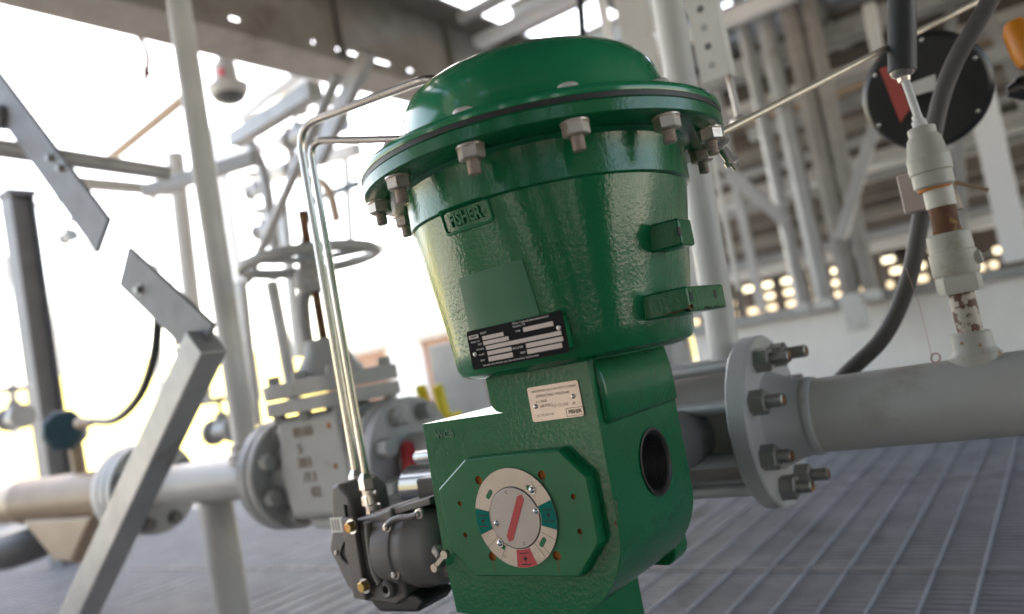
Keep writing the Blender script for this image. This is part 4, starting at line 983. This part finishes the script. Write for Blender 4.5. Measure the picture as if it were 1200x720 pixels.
# back screen of the rack, with an open strip near the bottom where daylight shows
bk_ = thing('rack_screen', (.5, 5.0, .6), 'dark ribbed screen closing the back of the tall rack', 'screen')
mb = MB()
for kk in range(16): mb.box((-3.0, 5.0, .66+.1*kk), (5.5, 5.02, .752+.1*kk))
mb.obj('slats', 'brown_steel', bk_)
mb = MB(); rg_ = random.Random(5)
for kk in range(6): mb.box((-3.0, 5.005, .16+.09*kk), (5.5, 5.015, .195+.09*kk+.02*rg_.random()))
x = -3.0
while x < 5.5:
    w = .03+.05*rg_.random(); mb.box((x, 4.99, .16), (x+w, 5.0, .66)); x += w+.05+.09*rg_.random()
for kk in range(90):
    x = -3+8.5*rg_.random(); z = .17+.09*rg_.randrange(6); mb.box((x, 4.975, z), (x+.1+.2*rg_.random(), 4.985, z+.09))
mb.obj('open_grid', 'brown_steel', bk_)
for k, (zz, yy, r_, m_) in enumerate(((.86, 3.45, .022, 'pale_steel'), (1.02, 3.42, .03, 'grey_steel'), (1.33, 3.46, .02, 'beige'), (1.60, 3.44, .035, 'pale_steel'), (.50, 3.5, .028, 'grey_steel'))):
    mb = MB(); mb.cyl((-2.3, yy, zz), (4.9, yy, zz), r_, 14)
    tag(mb.obj('rack_conduit', m_, None, smooth=60), ['slim pale conduit, second from the bottom in front of the rack', 'grey conduit just above the slim pale one in front of the rack', 'beige conduit in front of the rack', 'stout pale conduit highest in front of the rack', 'grey conduit lowest in front of the rack, over the daylight holes'][k], 'conduit', 'conduits in front of the rack')
for k, xx in enumerate((-.95, .12, .62, 1.1)):
    mb = MB(); mb.beam((xx, 3.4, .2), (xx+(.0, .25, -.2, .0)[k], 3.4, 1.9), .05, .04, up=(0, 1, 0))
    tag(mb.obj('rack_brace', 'grey_steel', None, bevel=.003), ['plain upright in front of the rack left of the column cluster', 'brace leaning right in front of the rack', 'brace leaning left behind the conduit riser', 'upright in front of the rack at the right edge'][k], 'brace', 'braces in front of the rack')
# column cluster
for k, (u, v, w, mm_) in enumerate(((905, 190, .034, 'grey_steel'), (936, 210, .044, 'grey_steel'), (966, 200, .046, 'girder'), (996, 230, .036, 'girder'))):
    q = at(u, v, 1, 2.78)
    o = thing('rack_column', (q.x, 2.78, .15), ['thin grey round column, first of the cluster from the left', 'palest and second round column of the cluster', 'stoutest grey column of the cluster', 'grey column at the right end of the cluster'][k], 'column', 'columns in the cluster')
    mb = MB(); mb.cyl((q.x, 2.78, .20), (q.x, 2.78, 2.3), w, 28); mb.obj('shaft', mm_, o)
    mb = MB(); mb.box((q.x-w*1.1, 2.78-w*1.1, .15 if k-2 else .02), (q.x+w*1.1, 2.78+w*1.1, .199)); mb.obj('foot', 'pale_steel', o, bevel=.006)
def strut(name, u0, v0, u1, v1, y, w, m, label, cat='strut', group=None):
    mb = MB(); mb.beam(at(u0, v0, 1, y), at(u1, v1, 1, y), w, w*.6, up=(0, 1, 0)); return tag(mb.obj(name, m, None, bevel=.003), label, cat, group)
strut('diagonal_strut', 832, 178, 922, 262, 2.3, .05, 'grey_steel', 'grey diagonal strut running from the green rim down to the column cluster')
strut('diagonal_strut', 1030, 130, 985, 280, 2.4, .05, 'grey_steel', 'grey diagonal strut between the column cluster and the black gauge')
strut('pale_post', 1147, 100, 1193, 306, 2.95, .11, 'white_and_sunlit', 'pale upright post on the wall behind the conduit riser', 'post')
strut('pale_post', 1018, 5, 1031, 75, 2.4, .05, 'pale_steel', 'short pale upright behind the thin brass-coloured tube', 'post')
rod('thin_rod', [at(833, 170, 1, 1.5), at(866, 340, 1, 1.5)], .008, 'pale_steel', 'thin pale rod hanging behind the green rim on the right', 'rod')
# round column just behind the actuator
q = at(842, 385, 1, .05)
cb = thing('round_column', (q.x, .05, .05), 'pale grey round pipe rising from the valve body right behind the green cone', 'pipe')
mb = MB(); mb.cyl((q.x, .05, .05), at(790, 60, 1, .05)*1.0+(at(790, 60, 1, .05)-at(842, 385, 1, .05))*2.0, .0265, 32); mb.obj('shaft', 'pale_steel', cb, smooth=60)
mb = MB(); q = at(797, 420, 1, .45); mb.lathe((q.x-.06, .45, q.z), (1, 0, 0), [(0, .045), (.03, .05), (.06, .05), (.068, .04)], 24); tag(mb.obj('pipe_cap', 'grey_cast', None), 'rounded grey pipe cap peeping out beside the green neck on the right', 'cap')
# perforated strut and its rod
pa_ = at(819, 8, 1, .3); pb = at(841, 92, 1, .3)
ps = thing('perforated_channel', pb, 'pale perforated channel hanging behind the green rim on the right', 'channel')
mb = MB(); zb = pb.z; xc = (pa_.x+pb.x)/2
mb.box((xc-.030, .30, zb), (xc+.030, .304, zb+.75)); mb.box((xc-.030, .3045, zb), (xc-.026, .34, zb+.75)); mb.box((xc+.026, .3045, zb), (xc+.030, .34, zb+.75))
ch = mb.obj('web', 'pale_steel', ps)
for k in range(9):
    mb = MB(); mb.lathe((xc-.002, .3005, zb+.03+.040*k), (0, -1, 0), [(0, .0075), (.001, .0075)], 16); mb.obj('punched_hole', 'grey_dark' if k % 2 else 'grey_steel', ps)
mb = MB(); mb.cyl((xc+.020, .33, zb-.085), (xc+.018, .33, zb+.02), .0065, 14); mb.lathe((xc+.021, .33, zb-.10), (0, 0, 1), [(0, .02), (.012, .02), (.016, .012), (.02, .007)], 18); mb.obj('threaded_rod', 'zinc', ps)
# pale uprights behind the dome at top
for k, (u0, u1, y, w, m, lab) in enumerate(((735, 745, 1.2, .10, 'pale_steel', 'broad pale upright right behind the top of the green dome'), (765, 776, 1.0, .03, 'white_and_sunlit', 'narrow white upright beside the broad pale one behind the dome'), (703, 712, 1.4, .035, 'white_and_sunlit', 'slim white upright at the top centre behind the dome'))):
    a = at(u0, 0, 1, y); mb = MB(); mb.box((a.x-w/2, y, .2), (a.x+w/2, y+w*.6, 2.0)); tag(mb.obj('upright', m, None, bevel=.004), lab, 'upright', 'uprights behind the dome')
rod('black_pipe', [at(678, -30, 1, 1.0), at(683, 45, 1, 1.0)], .013, 'black_matt', 'black pipe end coming down at top centre behind the dome', 'pipe')

# ================================================================== GROUND, FLOOR, HILL, BUILDINGS
FZ = -.5
mb = MB()
y = -1.8
while y < 4.0:
    mb.box((-9.0, y-.0025, FZ-.015), (3.2, y+.0025, FZ)); y += .030
gr = mb.obj('floor', 'floor', None, smooth=0); gr['kind'] = 'structure'
mb = MB(); k = -8.95
while k < 3.2:
    mb.cyl((k, -1.8, FZ+.0015), (k, 3.98, FZ+.0015), .0036, 6); k += .1
gr2 = mb.obj('floor_rods', 'floor_rod', None, smooth=40); gr2['kind'] = 'structure'
mb = MB()
for yy in (-1.15, -.17, .81, 1.79, 2.77, 3.75): mb.box((-9.0, yy-.02, FZ-.0155), (3.2, yy+.02, FZ+.002))
gr3 = mb.obj('floor_bands', 'floor_band', None, smooth=0); gr3['kind'] = 'structure'
mb = MB(); mb.box((-9.1, -1.9, FZ-.5), (3.3, 5.5, FZ-.016)); g = mb.obj('slab', 'under', None, smooth=0); g['kind'] = 'structure'
mb = MB()
vs = [mb.bm.verts.new(q) for q in ((-900, -900, -1.2), (900, -900, -1.2), (900, 900, -1.2), (-900, 900, -1.2))]; mb.bm.faces.new(vs)
g = mb.obj('ground', 'sand', None, smooth=0); g['kind'] = 'structure'
# hill ridge to the far left
mb = MB(); nx, ny = 60, 26; G = []
for j in range(ny):
    row = []
    for i in range(nx):
        az = math.radians(-100+i*95/(nx-1)); d = 26+j*6
        dirn = Vector((math.sin(az), math.cos(az), 0)); f = min(1, j/12); f = f*f*(3-2*f)
        prof_h = 9.5*math.exp(-((math.degrees(az)+63)/17)**2) + 4.2*math.exp(-((math.degrees(az)+35)/14)**2) + 2.5*math.exp(-((math.degrees(az)+88)/9)**2)
        h = f*prof_h*(1+.06*math.sin(i*.9)+.05*math.sin(i*2.3+j)) - 1.3
        row.append(mb.bm.verts.new(Vector((0, 0, h))+dirn*d))
    G.append(row)
for j in range(ny-1):
    for i in range(nx-1): mb.bm.faces.new((G[j][i], G[j][i+1], G[j+1][i+1], G[j+1][i]))
hl = mb.obj('hill', 'hill', None, smooth=60); hl['kind'] = 'structure'
bd_ = at(478, 430, 1, 9.0)
bb = thing('brown_building', (bd_.x, 9.5, -1.2), 'low pinkish-brown building with a white door far behind the gate valve', 'building')
mb = MB(); q0 = at(425, 400, 1, 9.0); q1 = at(560, 385, 1, 9.0)
mb.box((q0.x-1.2, 9.0, -1.2), (q1.x+1.5, 12, q1.z)); mb.obj('wall', 'brown_building', bb)
mb = MB(); q2 = at(460, 450, 1, 8.97); q3 = at(492, 398, 1, 8.97); mb.box((q2.x, 8.95, -1.2), (q3.x, 8.99, q3.z)); mb.obj('door', 'white_and_sunlit', bb)
mb = MB(); mb.box((q0.x-1.4, 8.8, q1.z+.002), (q1.x+1.7, 12.2, q1.z+.15)); mb.obj('roof', 'sand', bb)

# unseen high sheet, added to shade the floor and pipes on the left
rf = thing('shade_roof', (-7.5, 5, 10), 'added high sheet that shades the left side, outside the picture', 'roof')
mb = MB(); mb.box((-11, 1.2, 10), (-5.6, 9, 10.05)); mb.obj('sheet', 'brown_steel', rf)
ud = thing('sun_block_sheet', (0, 0, 4), 'added solid sheet blocking the sun above the slatted deck, outside the picture', 'deck')  # unseen, added to keep sun from leaking through the slits below
mb = MB(); mb.box((-3.0, -3.5, 4.0), (4.6, 5.5, 4.05)); mb.obj('sheet', 'brown_steel', ud)
# yard round the platform, added to cut ground bounce; unseen walls added for reflections
mb = MB(); vs = [mb.bm.verts.new(q) for q in ((-13, -4.6, -1.19), (14, -4.6, -1.19), (14, 9, -1.19), (-13, 9, -1.19))]; mb.bm.faces.new(vs)
g = mb.obj('low_bounce_pad', mat('low_bounce_ground', (.16, .15, .14), .9, vary=.25), None, smooth=0); g['kind'] = 'structure'  # added dark surface that lowers light bounced up from the sand
pbld = thing('reflection_walls', (1, -4.5, -1.2), 'added dark walls with tall gaps behind the camera, shaping reflections', 'building')  # unseen walls and gaps added to shape reflections in the green paint
mb = MB()
for x0, x1 in ((-5, -2.6), (-2.1, -.55), (-.25, 1.1), (1.3, 2.6), (3.0, 4.05), (4.75, 7)):
    mb.box((x0, -4.8, -1.2), (x1, -4.5, 3.9))
mb.box((6.0, -4.49, -1.2), (6.3, -1.2, 3.9))
mb.obj('wall', mat('reflection_dark', (.045, .045, .045), .6), pbld)
# ================================================================== LIGHT
S = Vector((-.62, .52, 1.15)).normalized()
el = math.asin(S.z); az = math.atan2(S.x, S.y)
w = bpy.data.worlds.new('World'); scene.world = w; w.use_nodes = True
nt = w.node_tree; bg = nt.nodes['Background']; sky = nt.nodes.new('ShaderNodeTexSky')
sky.sky_type = 'NISHITA'; sky.sun_disc = False; sky.sun_elevation = el; sky.sun_rotation = az
sky.dust_density = 2.5; sky.air_density = 1.0
nt.links.new(sky.outputs[0], bg.inputs[0]); bg.inputs[1].default_value = .15
sl_ = bpy.data.lights.new('sun', 'SUN'); sl_.energy = 4.0; sl_.angle = math.radians(.53); sl_.color = (1, .95, .86)
so = bpy.data.objects.new('sun', sl_); COL.objects.link(so); so.rotation_euler = S.to_track_quat('Z', 'Y').to_euler(); so.location = (0, 0, 6)
vs_ = scene.view_settings; vs_.view_transform = 'Standard'; vs_.look = 'None'; vs_.exposure = 2.65; vs_.gamma = 1
vs_.use_white_balance = True; vs_.white_balance_temperature = 7600; vs_.white_balance_tint = 10
scene.render.engine = 'CYCLES'
